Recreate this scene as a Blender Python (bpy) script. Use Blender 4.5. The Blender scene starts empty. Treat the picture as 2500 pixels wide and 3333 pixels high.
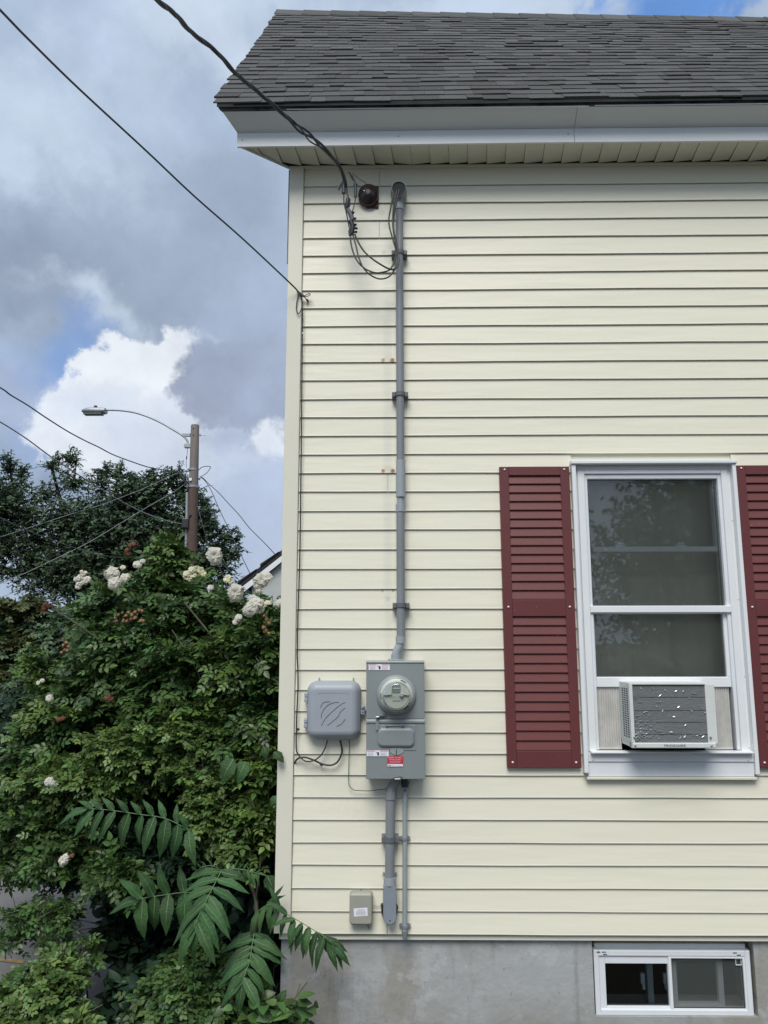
import bpy, bmesh, math, random
import numpy as np
from mathutils import Vector, Matrix
random.seed(7); RNG = np.random.default_rng(7)
S = bpy.context.scene; COL = S.collection
PI = math.pi; R = math.radians

# ------------------------------------------------------------------ camera (fitted from the siding lines)
FPX, DIST, EYE = 2494.5, 3.912, 2.0
PIT, YAW, ROL = R(9.489), R(.804), R(-.06)
def rmat(axis, a):
    c, s = math.cos(a), math.sin(a)
    return np.array({'x': [[1,0,0],[0,c,-s],[0,s,c]], 'y': [[c,0,-s],[0,1,0],[s,0,c]], 'z': [[c,-s,0],[s,c,0],[0,0,1]]}[axis])
RM = rmat('z', YAW) @ rmat('x', PIT) @ rmat('y', ROL)
CAM = np.array([0, -DIST, EYE])
def ray(u, v): return RM @ np.array([(u-1250)/FPX, 1, -(v-1666.5)/FPX])
def P(u, v, y=0.0):                       # survey point -> place on the vertical plane at depth y
    d = ray(u, v); return Vector(CAM + d*((DIST+y)/d[1]))
def PX(u, v, y=0.0): return P(u, v, y).x
def PZ(u, v, y=0.0): return P(u, v, y).z
def G(u, v, z=0.0):
    d = ray(u, v); return Vector(CAM + d*((z-EYE)/d[2]))
cd = bpy.data.cameras.new('camera'); cam = bpy.data.objects.new('camera', cd); COL.objects.link(cam)
cd.sensor_fit = 'VERTICAL'; cd.sensor_height = 24; cd.lens = 24*FPX/3333; cd.clip_start = .05; cd.clip_end = 3000
mw = Matrix.Identity(4)
for i, c in enumerate([RM[:,0], RM[:,2], -RM[:,1]]):
    for k in range(3): mw[k][i] = c[k]
mw.translation = Vector(CAM); cam.matrix_world = mw
S.camera = cam

# ------------------------------------------------------------------ exposure, sun, sky
EXPO = 1.06
S.view_settings.view_transform = 'Standard'; S.view_settings.look = 'None'; S.view_settings.gamma = 1
S.view_settings.use_curve_mapping = False; S.view_settings.exposure = EXPO
SUNDIR = Vector((-.14, -.72, .95)).normalized()
sl = bpy.data.lights.new('sun', 'SUN'); sl.energy = 1.5; sl.angle = R(32); sl.color = (1, .965, .90)
so = bpy.data.objects.new('sun', sl); COL.objects.link(so); so.rotation_euler = SUNDIR.to_track_quat('Z', 'Y').to_euler(); so.location = (-5, -8, 12)
W = bpy.data.worlds.new('World'); S.world = W; W.use_nodes = True
def world():
    nt = W.node_tree; N = nt.nodes; L = nt.links; N.clear()
    out = N.new('ShaderNodeOutputWorld'); bg = N.new('ShaderNodeBackground'); bg.inputs[1].default_value = .1
    L.new(bg.outputs[0], out.inputs[0])
    sky = N.new('ShaderNodeTexSky'); sky.sky_type = 'NISHITA'; sky.sun_disc = False
    sky.sun_elevation = math.asin(SUNDIR.z); sky.sun_rotation = math.atan2(SUNDIR.x, SUNDIR.y)
    tc = N.new('ShaderNodeTexCoord'); D = tc.outputs['Generated']
    def M(op, a, b=None, c=None, clamp=False):
        n = N.new('ShaderNodeMath'); n.operation = op; n.use_clamp = clamp
        for i, x in enumerate((a, b, c)):
            if x is None: continue
            if isinstance(x, (int, float)): n.inputs[i].default_value = x
            else: L.new(x, n.inputs[i])
        return n.outputs[0]
    def V(op, a, b=None):
        n = N.new('ShaderNodeVectorMath'); n.operation = op
        for i, x in enumerate((a, b)):
            if x is None: continue
            if hasattr(x, 'is_linked') or isinstance(x, bpy.types.NodeSocket): L.new(x, n.inputs[i])
            elif isinstance(x, (int, float)): n.inputs['Scale'].default_value = x
            else: n.inputs[i].default_value = x
        return n
    def noise(scale, detail=8, rough=.55, off=(0,0,0), src=None):
        n = N.new('ShaderNodeTexNoise'); n.inputs['Scale'].default_value = scale; n.inputs['Detail'].default_value = detail
        n.inputs['Roughness'].default_value = rough
        L.new(V('ADD', src or D, off).outputs[0], n.inputs['Vector']); return n
    def mix(f, a, b):
        n = N.new('ShaderNodeMix'); n.data_type = 'RGBA'
        if isinstance(f, (int, float)): n.inputs[0].default_value = f
        else: L.new(f, n.inputs[0])
        for i, x in ((6, a), (7, b)):
            if isinstance(x, tuple): n.inputs[i].default_value = (*x, 1)
            else: L.new(x, n.inputs[i])
        return n.outputs[2]
    def smooth(x, a, b):
        n = N.new('ShaderNodeMapRange'); n.interpolation_type = 'SMOOTHSTEP'
        L.new(x, n.inputs[0]); n.inputs[1].default_value = a; n.inputs[2].default_value = b; return n.outputs[0]
    g = 10/2**EXPO
    def C(r, gg, b): return tuple((x/255)**2.2*g for x in (r, gg, b))
    blue = mix(.50, sky.outputs[0], C(104, 148, 214))
    n1 = noise(2.2, 9, .52, (3.1, 1.7, .4)); n2 = noise(5.5, 8, .6, (7.7, 2.1, 5.4)); n3 = noise(1.3, 4, .5, (1.2, 8.3, 4.4))
    w0 = noise(42, 6, .6, (4, 7, 1)); w1 = noise(14, 7, .62, (2, 2, 2)); w2 = noise(5, 6, .55, (5, 1, 9))
    def warp(a, b, c=0):
        x = V('SUBTRACT', w1.outputs['Color'], (.5, .5, .5)); y = V('SUBTRACT', w2.outputs['Color'], (.5, .5, .5))
        x = V('SCALE', x.outputs[0], a); y = V('SCALE', y.outputs[0], b)
        z = V('SCALE', V('SUBTRACT', w0.outputs['Color'], (.5, .5, .5)).outputs[0], c)
        return V('ADD', V('ADD', V('ADD', D, x.outputs[0]).outputs[0], y.outputs[0]).outputs[0], z.outputs[0]).outputs[0]
    Wd = {'crisp': warp(.10, .12, .030), 'soft': warp(.10, .30, .03)}
    tone = M('ADD', M('MULTIPLY', n1.outputs[0], .6), M('MULTIPLY', n2.outputs[0], .4))
    cl = mix(smooth(tone, .36, .52), C(148, 164, 188), C(180, 198, 221))
    cl = mix(smooth(tone, .50, .66), cl, C(206, 218, 236))
    gap = smooth(M('ADD', M('MULTIPLY', n3.outputs[0], .7), M('MULTIPLY', n2.outputs[0], .3)), .60, .68)
    cur = mix(gap, cl, blue)
    def blob(cur, u, v, rx, ry, col, soft=.3, kind='soft', amt=1.0, rot=0):
        c = ray(u, v); c /= np.linalg.norm(c)
        rt = np.cross(c, [0, 0, 1]); rt /= np.linalg.norm(rt); up = np.cross(rt, c)
        a = R(rot); r2 = rt*math.cos(a)+up*math.sin(a); u2 = -rt*math.sin(a)+up*math.cos(a)
        w = Wd[kind]
        def dotc(vec, rad):
            k = float(np.dot(vec, c)); n = V('DOT_PRODUCT', w, tuple(vec)); return M('MULTIPLY', M('SUBTRACT', n.outputs['Value'], k), FPX/rad)
        A, B = dotc(r2, rx), dotc(u2, ry)
        e = M('SQRT', M('ADD', M('MULTIPLY', A, A), M('MULTIPLY', B, B)))
        m = smooth(e, 1+soft, 1-soft)
        f = V('DOT_PRODUCT', D, tuple(c)); m = M('MULTIPLY', m, M('GREATER_THAN', f.outputs['Value'], 0))
        m = M('MULTIPLY', m, amt); return mix(m, cur, col)
    dk, md, br, wh = C(142,156,178), C(170,188,213), C(206,221,240), C(234,240,248)
    cur = blob(cur, 400, 620, 900, 620, md, .6, amt=.65)
    cur = blob(cur, 720, 180, 300, 150, br, .7, amt=.9)
    cur = blob(cur, 100, 420, 280, 120, br, .8, amt=.7)
    cur = blob(cur, 40, 900, 420, 190, dk, .7, amt=.9)
    cur = blob(cur, 560, 760, 420, 170, C(152,167,189), .8, amt=.7)
    cur = blob(cur, 260, 970, 130, 80, br, .8, amt=.8)
    cur = blob(cur, 300, 1070, 90, 60, C(140,168,214), .7, 'crisp', amt=.7)
    cur = blob(cur, 150, 1250, 170, 80, C(138,167,215), .8, 'crisp', amt=.7)
    cur = blob(cur, 240, 1180, 90, 90, C(130,163,216), .6, 'crisp', amt=.75)
    cur = blob(cur, 30, 1330, 140, 80, C(165,180,208), .7, amt=.8)
    cur = blob(cur, 160, 1470, 110, 80, C(128,162,216), .6, 'crisp', amt=.6)
    cur = blob(cur, 500, 1170, 150, 110, wh, .14, 'crisp')
    cur = blob(cur, 400, 1280, 150, 130, wh, .12, 'crisp')
    cur = blob(cur, 330, 1440, 210, 130, wh, .12, 'crisp')
    cur = blob(cur, 560, 1430, 300, 170, wh, .30, 'crisp')
    cur = blob(cur, 600, 1240, 120, 150, wh, .20, 'crisp')
    cur = blob(cur, 500, 1500, 300, 120, C(206,217,235), .7, amt=.85)
    cur = blob(cur, 420, 1380, 170, 60, C(214,224,239), .7, amt=.5)
    cur = blob(cur, 750, 1245, 180, 115, C(150,162,184), .16, 'crisp')
    cur = blob(cur, 690, 1310, 140, 90, C(156,167,190), .18, 'crisp', .95)
    cur = blob(cur, 880, 1300, 120, 130, C(158,170,194), .3, 'crisp')
    cur = blob(cur, 860, 1130, 230, 120, C(166,180,205), .6, amt=.8)
    cur = blob(cur, 780, 1450, 110, 70, C(168,181,206), .6, 'crisp', .9)
    cur = blob(cur, 880, 1440, 55, 60, wh, .5, 'crisp', .8)
    cur = blob(cur, 850, 1700, 260, 180, C(184,198,223), .7, amt=.8)
    cur = blob(cur, 2200, 10, 620, 90, C(104,150,218), .4, amt=.95)
    cur = blob(cur, 1500, 0, 420, 60, br, .6, amt=.6)
    n5 = noise(9, 10, .62, (9.1, 3.3, 6.2)); mu = N.new('ShaderNodeMix'); mu.data_type = 'RGBA'; mu.blend_type = 'MULTIPLY'; mu.inputs[0].default_value = 1
    mr = N.new('ShaderNodeMapRange'); L.new(n5.outputs[0], mr.inputs[0]); mr.inputs[1].default_value = .3; mr.inputs[2].default_value = .7; mr.inputs[3].default_value = .90; mr.inputs[4].default_value = 1.10
    L.new(cur, mu.inputs[6]); L.new(mr.outputs[0], mu.inputs[7]); L.new(mu.outputs[2], bg.inputs[0])
world()

# ------------------------------------------------------------------ helpers
def tag(o, label=None, cat=None, group=None, kind=None):
    if label: o['label'] = label
    if cat: o['category'] = cat
    if group: o['group'] = group
    if kind: o['kind'] = kind
    return o
def empty(name, loc=(0,0,0), label=None, cat=None, group=None):
    o = bpy.data.objects.new(name, None); COL.objects.link(o); o.location = loc; o.empty_display_size = .1
    bpy.context.view_layer.update()
    return tag(o, label, cat, group)
def link(o, parent):
    COL.objects.link(o)
    if parent is not None:
        o.parent = parent; o.matrix_parent_inverse = PINV(parent)
    return o
def PINV(p):
    m = Matrix.Identity(4); q = p; chain = []
    while q is not None: chain.append(q); q = q.parent
    # world matrix of p from basis + parent inverses
    for q in reversed(chain): m = m @ (q.matrix_parent_inverse if q.parent else Matrix.Identity(4)) @ q.matrix_basis
    return m.inverted()
class MB:
    def __init__(s): s.v = []; s.f = []; s.m = []; s.mi = 0; s.sm = []
    def add(s, vs, fs, smooth=False):
        o = len(s.v); s.v += [tuple(x) for x in vs]; s.f += [tuple(i+o for i in f) for f in fs]; s.m += [s.mi]*len(fs); s.sm += [smooth]*len(fs); return s
    def box(s, x0, x1, y0, y1, z0, z1, bev=0):
        if x0 > x1: x0, x1 = x1, x0
        if y0 > y1: y0, y1 = y1, y0
        if z0 > z1: z0, z1 = z1, z0
        if bev <= 0:
            return s.add([(x0,y0,z0),(x1,y0,z0),(x1,y1,z0),(x0,y1,z0),(x0,y0,z1),(x1,y0,z1),(x1,y1,z1),(x0,y1,z1)],
                         [(0,3,2,1),(4,5,6,7),(0,1,5,4),(1,2,6,5),(2,3,7,6),(3,0,4,7)])
        b = min(bev, (x1-x0)*.45, (z1-z0)*.45, (y1-y0)*.9)
        # chamfered towards the front (-y)
        def ring(y, i): return [(x0+i,y,z0+i),(x1-i,y,z0+i),(x1-i,y,z1-i),(x0+i,y,z1-i)]
        return s.loft([ring(y1,0), ring(y0+b,0), ring(y0+b*.3,b*.3), ring(y0,b)], cap0=True, cap1=True)
    def loft(s, rings, cap0=False, cap1=False, closed=True, smooth=False):
        n = len(rings[0]); vs = [p for r in rings for p in r]; fs = []
        for k in range(len(rings)-1):
            for i in range(n if closed else n-1):
                j = (i+1) % n; fs.append((k*n+i, k*n+j, (k+1)*n+j, (k+1)*n+i))
        s.add(vs, fs, smooth)
        if cap0: s.add(rings[0], [tuple(range(n))[::-1]])
        if cap1: s.add(rings[-1], [tuple(range(n))])
        return s
    def tube(s, pts, r, n=10, cap=True, smooth=True):
        pts = [Vector(p) for p in pts]; rs = r if isinstance(r, (list, tuple)) else [r]*len(pts)
        rings = []; up = None
        for i, p in enumerate(pts):
            t = (pts[min(i+1, len(pts)-1)]-pts[max(i-1, 0)])
            if t.length < 1e-9: t = Vector((0,0,1))
            t.normalize()
            if up is None: up = Vector((0,0,1)) if abs(t.z) < .9 else Vector((1,0,0))
            a = t.cross(up).normalized(); b = a.cross(t).normalized(); up = b
            rings.append([tuple(p+(a*math.cos(2*PI*k/n)+b*math.sin(2*PI*k/n))*rs[i]) for k in range(n)])
        return s.loft(rings, cap, cap, smooth=smooth)
    def lathe_y(s, cx, cz, prof, n=40, cap0=False, cap1=True, smooth=True, sq=1.0):   # prof: (radius, y)
        rings = [[(cx+r*math.cos(2*PI*k/n), y, cz-r*sq*math.sin(2*PI*k/n)) for k in range(n)] for r, y in prof]
        return s.loft(rings, cap0, cap1, smooth=smooth)
    def rrect(s, x0, x1, z0, z1, r, prof, seg=6, cap=True, smooth=False):  # prof: (inset, y) from back to front
        rings = []
        for ins, y in prof:
            ring = []; rr = max(r-ins, .0008)
            for (cx, cz, a0) in ((x1-ins-rr, z0+ins+rr, -90), (x1-ins-rr, z1-ins-rr, 0), (x0+ins+rr, z1-ins-rr, 90), (x0+ins+rr, z0+ins+rr, 180)):
                for k in range(seg+1):
                    a = R(a0+90*k/seg); ring.append((cx+rr*math.cos(a), y, cz+rr*math.sin(a)))
            rings.append(ring)
        return s.loft(rings, False, cap, smooth=smooth)
    def build(s, name, mats, parent=None, label=None, cat=None, group=None, kind=None, origin=None):
        me = bpy.data.meshes.new(name); vs = np.array(s.v, dtype=float)
        o = bpy.data.objects.new(name, me)
        if origin is None and parent is None and len(vs): origin = ((vs[:,0].min()+vs[:,0].max())/2, (vs[:,1].min()+vs[:,1].max())/2, vs[:,2].min())
        if origin is not None: vs = vs-np.array(origin); o.location = origin
        me.from_pydata([tuple(v) for v in vs], [], s.f)
        for m in (mats if isinstance(mats, (list, tuple)) else [mats]): me.materials.append(m)
        me.polygons.foreach_set('material_index', s.m); me.polygons.foreach_set('use_smooth', s.sm); me.update()
        link(o, parent); return tag(o, label, cat, group, kind)
def smoothpath(pts, k=6):
    pts = [Vector(p) for p in pts]; out = []
    for i in range(len(pts)-1):
        p0, p1, p2, p3 = pts[max(i-1,0)], pts[i], pts[i+1], pts[min(i+2, len(pts)-1)]
        for j in range(k):
            t = j/k; out.append(.5*((2*p1)+(p2-p0)*t+(2*p0-5*p1+4*p2-p3)*t*t+(3*p1-p0-3*p2+p3)*t**3))
    out.append(pts[-1]); return out

def mat(name, col, rough=.6, metal=0, col2=None, nscale=8, namt=.5, bump=0, bscale=60, spec=.5, stretch=None, objrand=0, attr=False, transl=0, emis=None, detail=6, coat=0):
    m = bpy.data.materials.new(name); m.use_nodes = True; nt = m.node_tree; N = nt.nodes; L = nt.links
    b = N['Principled BSDF']; b.inputs['Roughness'].default_value = rough; b.inputs['Metallic'].default_value = metal
    b.inputs['Specular IOR Level'].default_value = spec; b.inputs['Base Color'].default_value = (*col, 1); b.inputs['Coat Weight'].default_value = coat
    tc = N.new('ShaderNodeTexCoord'); vec = tc.outputs['Object']
    if stretch:
        mp = N.new('ShaderNodeMapping'); mp.inputs['Scale'].default_value = stretch; L.new(vec, mp.inputs[0]); vec = mp.outputs[0]
    cur = None
    if col2 is not None:
        n = N.new('ShaderNodeTexNoise'); n.inputs['Scale'].default_value = nscale; n.inputs['Detail'].default_value = detail; n.inputs['Roughness'].default_value = .6; L.new(vec, n.inputs['Vector'])
        mr = N.new('ShaderNodeMapRange'); L.new(n.outputs[0], mr.inputs[0]); mr.inputs[1].default_value = .5-.5*namt*.6; mr.inputs[2].default_value = .5+.5*namt*.6
        mx = N.new('ShaderNodeMix'); mx.data_type = 'RGBA'; L.new(mr.outputs[0], mx.inputs[0]); mx.inputs[6].default_value = (*col, 1); mx.inputs[7].default_value = (*col2, 1); cur = mx.outputs[2]
    if objrand or attr:
        src = None
        oi = N.new('ShaderNodeObjectInfo'); src = oi.outputs['Random']
        if attr:
            at = N.new('ShaderNodeAttribute'); at.attribute_name = 'var'; ad = N.new('ShaderNodeMath'); ad.operation = 'ADD'
            L.new(at.outputs['Fac'], ad.inputs[0]); L.new(src, ad.inputs[1]); fr = N.new('ShaderNodeMath'); fr.operation = 'FRACT'; L.new(ad.outputs[0], fr.inputs[0]); src = fr.outputs[0]
        mr = N.new('ShaderNodeMapRange'); L.new(src, mr.inputs[0]); mr.inputs[3].default_value = 1-objrand; mr.inputs[4].default_value = 1+objrand
        hs = N.new('ShaderNodeHueSaturation'); L.new(mr.outputs[0], hs.inputs['Value'])
        hm = N.new('ShaderNodeMapRange'); 
        mu = N.new('ShaderNodeMath'); mu.operation = 'MULTIPLY'; L.new(src, mu.inputs[0]); mu.inputs[1].default_value = 7.31
        fr = N.new('ShaderNodeMath'); fr.operation = 'FRACT'; L.new(mu.outputs[0], fr.inputs[0]); L.new(fr.outputs[0], hm.inputs[0]); hm.inputs[3].default_value = .5-objrand*.035; hm.inputs[4].default_value = .5+objrand*.045
        L.new(hm.outputs[0], hs.inputs['Hue'])
        if cur is not None: L.new(cur, hs.inputs['Color'])
        else: hs.inputs['Color'].default_value = (*col, 1)
        cur = hs.outputs[0]
    if cur is not None: L.new(cur, b.inputs['Base Color'])
    if bump:
        n = N.new('ShaderNodeTexNoise'); n.inputs['Scale'].default_value = bscale; n.inputs['Detail'].default_value = 4; L.new(vec, n.inputs['Vector'])
        bp = N.new('ShaderNodeBump'); bp.inputs['Strength'].default_value = bump; bp.inputs['Distance'].default_value = .01; L.new(n.outputs[0], bp.inputs['Height']); L.new(bp.outputs[0], b.inputs['Normal'])
    if transl:
        tr = N.new('ShaderNodeBsdfTranslucent'); ms = N.new('ShaderNodeMixShader'); ms.inputs[0].default_value = transl
        if cur is not None: L.new(cur, tr.inputs[0])
        else: tr.inputs[0].default_value = (*col, 1)
        L.new(b.outputs[0], ms.inputs[1]); L.new(tr.outputs[0], ms.inputs[2]); L.new(ms.outputs[0], N['Material Output'].inputs[0])
    m['nodes'] = 1
    return m
def glassmat(name, tint=(.8,.85,.83), boost=1.0, wav=.0, veil=0):
    m = bpy.data.materials.new(name); m.use_nodes = True; N = m.node_tree.nodes; L = m.node_tree.links; N.clear()
    o = N.new('ShaderNodeOutputMaterial'); mx = N.new('ShaderNodeMixShader'); t = N.new('ShaderNodeBsdfTransparent'); t.inputs[0].default_value = (*tint, 1)
    g = N.new('ShaderNodeBsdfGlossy'); g.inputs['Roughness'].default_value = .01; fr = N.new('ShaderNodeFresnel'); fr.inputs[0].default_value = 1.5
    mu = N.new('ShaderNodeMath'); mu.operation = 'MULTIPLY'; mu.use_clamp = True; mu.inputs[1].default_value = boost; L.new(fr.outputs[0], mu.inputs[0])
    if wav:
        tc = N.new('ShaderNodeTexCoord'); n = N.new('ShaderNodeTexNoise'); n.inputs['Scale'].default_value = 5; n.inputs['Detail'].default_value = 2; L.new(tc.outputs['Object'], n.inputs['Vector'])
        bp = N.new('ShaderNodeBump'); bp.inputs['Strength'].default_value = wav; bp.inputs['Distance'].default_value = .02; L.new(n.outputs[0], bp.inputs['Height']); L.new(bp.outputs[0], g.inputs['Normal'])
    if veil:
        df = N.new('ShaderNodeBsdfDiffuse'); df.inputs[0].default_value = (.55,.60,.56,1); m2 = N.new('ShaderNodeMixShader'); m2.inputs[0].default_value = veil  # pale diffuse veil mixed in to lighten the whole pane like haze
        L.new(t.outputs[0], m2.inputs[1]); L.new(df.outputs[0], m2.inputs[2]); t = m2
    L.new(mu.outputs[0], mx.inputs[0]); L.new(t.outputs[0], mx.inputs[1]); L.new(g.outputs[0], mx.inputs[2]); L.new(mx.outputs[0], o.inputs[0]); return m
def text(name, body, x, z, y, width, height, m, parent, align='CENTER'):
    cu = bpy.data.curves.new('t', 'FONT'); cu.body = body; cu.align_x = align; cu.extrude = .0
    to = bpy.data.objects.new('t', cu); COL.objects.link(to); bpy.context.view_layer.update()
    me = bpy.data.meshes.new_from_object(to.evaluated_get(bpy.context.evaluated_depsgraph_get())); bpy.data.objects.remove(to)
    v = np.array([p.co[:] for p in me.vertices]); v[:,0] -= v[:,0].min(); v[:,1] -= v[:,1].min()
    sx = width/v[:,0].max(); sz = height/v[:,1].max()
    for i, p in enumerate(me.vertices): p.co = (x+v[i,0]*sx, y, z+v[i,1]*sz)
    me.materials.clear(); me.materials.append(m); me.name = name
    o = bpy.data.objects.new(name, me); link(o, parent); return o

# ------------------------------------------------------------------ materials
def siding_mat():
    m = mat('cream_vinyl', (.765, .735, .60), .42, col2=(.735, .71, .59), nscale=2.2, namt=1.2, bump=.06, bscale=220, spec=.4, objrand=.018)
    nt = m.node_tree; N = nt.nodes; L = nt.links; b = N['Principled BSDF']; cur = b.inputs['Base Color'].links[0].from_socket
    geo = N.new('ShaderNodeNewGeometry'); pos = geo.outputs['Position']
    def mth(op, a, c=None):
        n = N.new('ShaderNodeMath'); n.operation = op
        for i, x in enumerate((a, c)):
            if x is None: continue
            if isinstance(x, (int, float)): n.inputs[i].default_value = x
            else: L.new(x, n.inputs[i])
        return n.outputs[0]
    nz = N.new('ShaderNodeTexNoise'); nz.inputs['Scale'].default_value = 60; nz.inputs['Detail'].default_value = 5; L.new(pos, nz.inputs['Vector'])
    def spot(cur, x, z, rx, rz, col, amt, soft=.5, jag=.8):
        vm = N.new('ShaderNodeVectorMath'); vm.operation = 'SUBTRACT'; L.new(pos, vm.inputs[0]); vm.inputs[1].default_value = (x, 0, z)
        v2 = N.new('ShaderNodeVectorMath'); v2.operation = 'MULTIPLY'; L.new(vm.outputs[0], v2.inputs[0]); v2.inputs[1].default_value = (1/rx, 0, 1/rz)
        ln = N.new('ShaderNodeVectorMath'); ln.operation = 'LENGTH'; L.new(v2.outputs[0], ln.inputs[0])
        d = mth('ADD', ln.outputs['Value'], mth('MULTIPLY', mth('SUBTRACT', nz.outputs[0], .5), jag))
        mr = N.new('ShaderNodeMapRange'); mr.interpolation_type = 'SMOOTHSTEP'; L.new(d, mr.inputs[0]); mr.inputs[1].default_value = 1+soft; mr.inputs[2].default_value = 1-soft; mr.inputs[4].default_value = amt
        mx = N.new('ShaderNodeMix'); mx.data_type = 'RGBA'; L.new(mr.outputs[0], mx.inputs[0]); L.new(cur, mx.inputs[6]); mx.inputs[7].default_value = (*col, 1); return mx.outputs[2]
    # weathering: ghost of an older pipe, rusty strap holes, grey grime, broad grey patches below the boxes
    cur = spot(cur, -.035, 3.1, .022, 1.35, (.60,.60,.52), .5, .6, 1.2)
    cur = spot(cur, -.08, 4.2, .16, .5, (.62,.62,.55), .35, .8)
    for (u, v, s, c, a) in ((1247,1172,.010,(.30,.14,.05),.8),(1277,1172,.012,(.25,.10,.03),.95),(1262,1165,.020,(.60,.50,.34),.35),
                         (1247,1533,.010,(.30,.12,.05),.9),(1278,1533,.011,(.22,.08,.03),.95),(1264,1527,.018,(.62,.50,.32),.4),
                         (1245,1923,.006,(.35,.30,.2),.7),(1280,1922,.006,(.35,.30,.2),.7),(1262,1950,.012,(.5,.48,.40),.5),
                         (1010,990,.02,(.45,.42,.33),.45),(1265,735,.02,(.50,.46,.36),.4),(1250,820,.012,(.48,.42,.34),.5),
                         (1240,690,.02,(.52,.46,.36),.35),(1090,2520,.14,(.56,.55,.47),.25),(1260,2590,.16,(.56,.55,.47),.3)):
        p = P(u, v, -.012); cur = spot(cur, p.x, p.z, s, s, c, a, .5, 1.2)
    L.new(cur, b.inputs['Base Color'])
    # faint oil-canning of the panels
    n2 = N.new('ShaderNodeTexNoise'); n2.inputs['Scale'].default_value = 1.7; mp = N.new('ShaderNodeMapping'); mp.inputs['Scale'].default_value = (1.2, 1, 9); L.new(pos, mp.inputs[0]); L.new(mp.outputs[0], n2.inputs['Vector'])
    bp = N.new('ShaderNodeBump'); bp.inputs['Strength'].default_value = .14; bp.inputs['Distance'].default_value = .02; L.new(n2.outputs[0], bp.inputs['Height'])
    old = b.inputs['Normal'].links[0].from_node; L.new(bp.outputs[0], old.inputs['Normal'])
    return m
M_SID = siding_mat()
M_TRIM = mat('cream_trim', (.72,.695,.575), .45, col2=(.68,.66,.56), nscale=3, namt=1, bump=.05, bscale=150)
M_WHITE = mat('white_aluminium', (.76,.78,.79), .42, col2=(.71,.73,.745), nscale=4, namt=.9, bump=.04, bscale=120)
M_GREYW = mat('white_window_vinyl', (.74,.77,.80), .4, col2=(.66,.69,.72), nscale=7, namt=.9, bump=.04, bscale=150)
M_SOFF = mat('soffit_vinyl', (.66,.65,.54), .5, col2=(.60,.59,.50), nscale=6, namt=.8)
M_SHING = mat('asphalt_shingle', (.142,.142,.138), .95, col2=(.104,.105,.106), nscale=160, namt=1.2, bump=.7, bscale=420, spec=.2, objrand=.19, attr=True)
M_DECK = mat('dark_felt_and_gap_shade', (.03,.03,.032), .95, col2=(.02,.02,.02), nscale=20)
M_DRIP = mat('dark_drip_edge', (.20,.22,.25), .5, col2=(.05,.055,.065), nscale=10)
M_MAROON = mat('maroon_vinyl', (.135,.033,.034), .5, col2=(.112,.029,.031), nscale=5, namt=1, bump=.12, bscale=160, spec=.45)
M_MAROON2 = mat('maroon_louver', (.150,.036,.032), .5, col2=(.125,.031,.031), nscale=9, namt=1, bump=.12, bscale=160, spec=.45)
M_CONC = None
M_PVC = mat('grey_pvc', (.225,.245,.265), .5, col2=(.19,.205,.22), nscale=5, namt=1, bump=.04, bscale=120)
M_PVCL = mat('light_grey_pvc', (.32,.36,.38), .45, col2=(.28,.31,.33), nscale=9, namt=.9)
M_PVCD = mat('dark_grey_plastic', (.13,.14,.155), .55, col2=(.10,.11,.12), nscale=12)
M_BOX = mat('grey_enamel_steel', (.235,.265,.265), .38, col2=(.21,.235,.24), nscale=4, namt=1, bump=.03, bscale=90)
M_BOXE = mat('grey_enamel_edge', (.29,.325,.325), .38, col2=(.26,.29,.29), nscale=14)
M_TEL = mat('bluish_grey_plastic', (.33,.36,.40), .45, col2=(.30,.325,.36), nscale=5, namt=.9, bump=.05, bscale=260)
M_BEI = mat('beige_plastic', (.36,.355,.30), .5, col2=(.31,.31,.265), nscale=8, namt=.9)
M_BLK2 = mat('dull_black_plastic', (.03,.034,.036), .9)
M_BLK = mat('black_rubber', (.018,.020,.024), .45, col2=(.03,.032,.036), nscale=30)
M_CAB = mat('weathered_black_cable', (.030,.034,.042), .55, col2=(.05,.055,.06), nscale=20)
M_GRC = mat('dark_olive_wire', (.030,.036,.030), .5, col2=(.05,.05,.035), nscale=25)
M_GREEN = mat('green_wire', (.03,.13,.07), .45)
M_STEEL = mat('galvanised_steel', (.45,.47,.49), .35, metal=.8, col2=(.35,.37,.38), nscale=40)
M_RUST = mat('rusty_iron', (.050,.028,.022), .7, col2=(.10,.05,.035), nscale=30, namt=1, bump=.4, bscale=90)
M_DGL = mat('dark_cap', (.025,.03,.038), .25, col2=(.04,.045,.05), nscale=14)
M_LABEL = mat('label_white', (.78,.77,.82), .4)
M_LRED = mat('label_red', (.50,.035,.05), .4)
M_LPINK = mat('label_pink', (.62,.30,.36), .4)
M_LGREY = mat('label_print', (.42,.40,.46), .5)
M_INK = mat('ink_black', (.02,.02,.03), .5)
M_METER = mat('pale_meter_plastic', (.50,.53,.47), .4, col2=(.45,.48,.43), nscale=10)
M_METERD = mat('meter_window', (.17,.20,.20), .3)
M_ACW = mat('off_white_enamel', (.66,.68,.66), .4, col2=(.58,.60,.58), nscale=12, namt=.9)
M_ACD = mat('dark_slot', (.03,.032,.035), .7)
M_ACC = mat('accordion_vinyl', (.62,.61,.585), .5, col2=(.52,.515,.49), nscale=20)
M_FIN = mat('aluminium_fins', (.135,.145,.15), .55, metal=.15, col2=(.19,.20,.205), nscale=22, stretch=(.25,1,6), namt=1, bump=.5, bscale=150)
M_FOIL = mat('bent_bright_fin', (.62,.64,.65), .3, metal=.6)
M_CURT = mat('grey_curtain', (.66,.62,.50), .9, col2=(.56,.53,.44), nscale=4, transl=.3)
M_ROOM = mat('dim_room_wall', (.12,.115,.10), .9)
M_GLASS = glassmat('window_glass', (.98,1.0,.985), 3.0, .004, .07)
M_GLASS2 = glassmat('inner_glass', (.9,.92,.92), .8)
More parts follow.
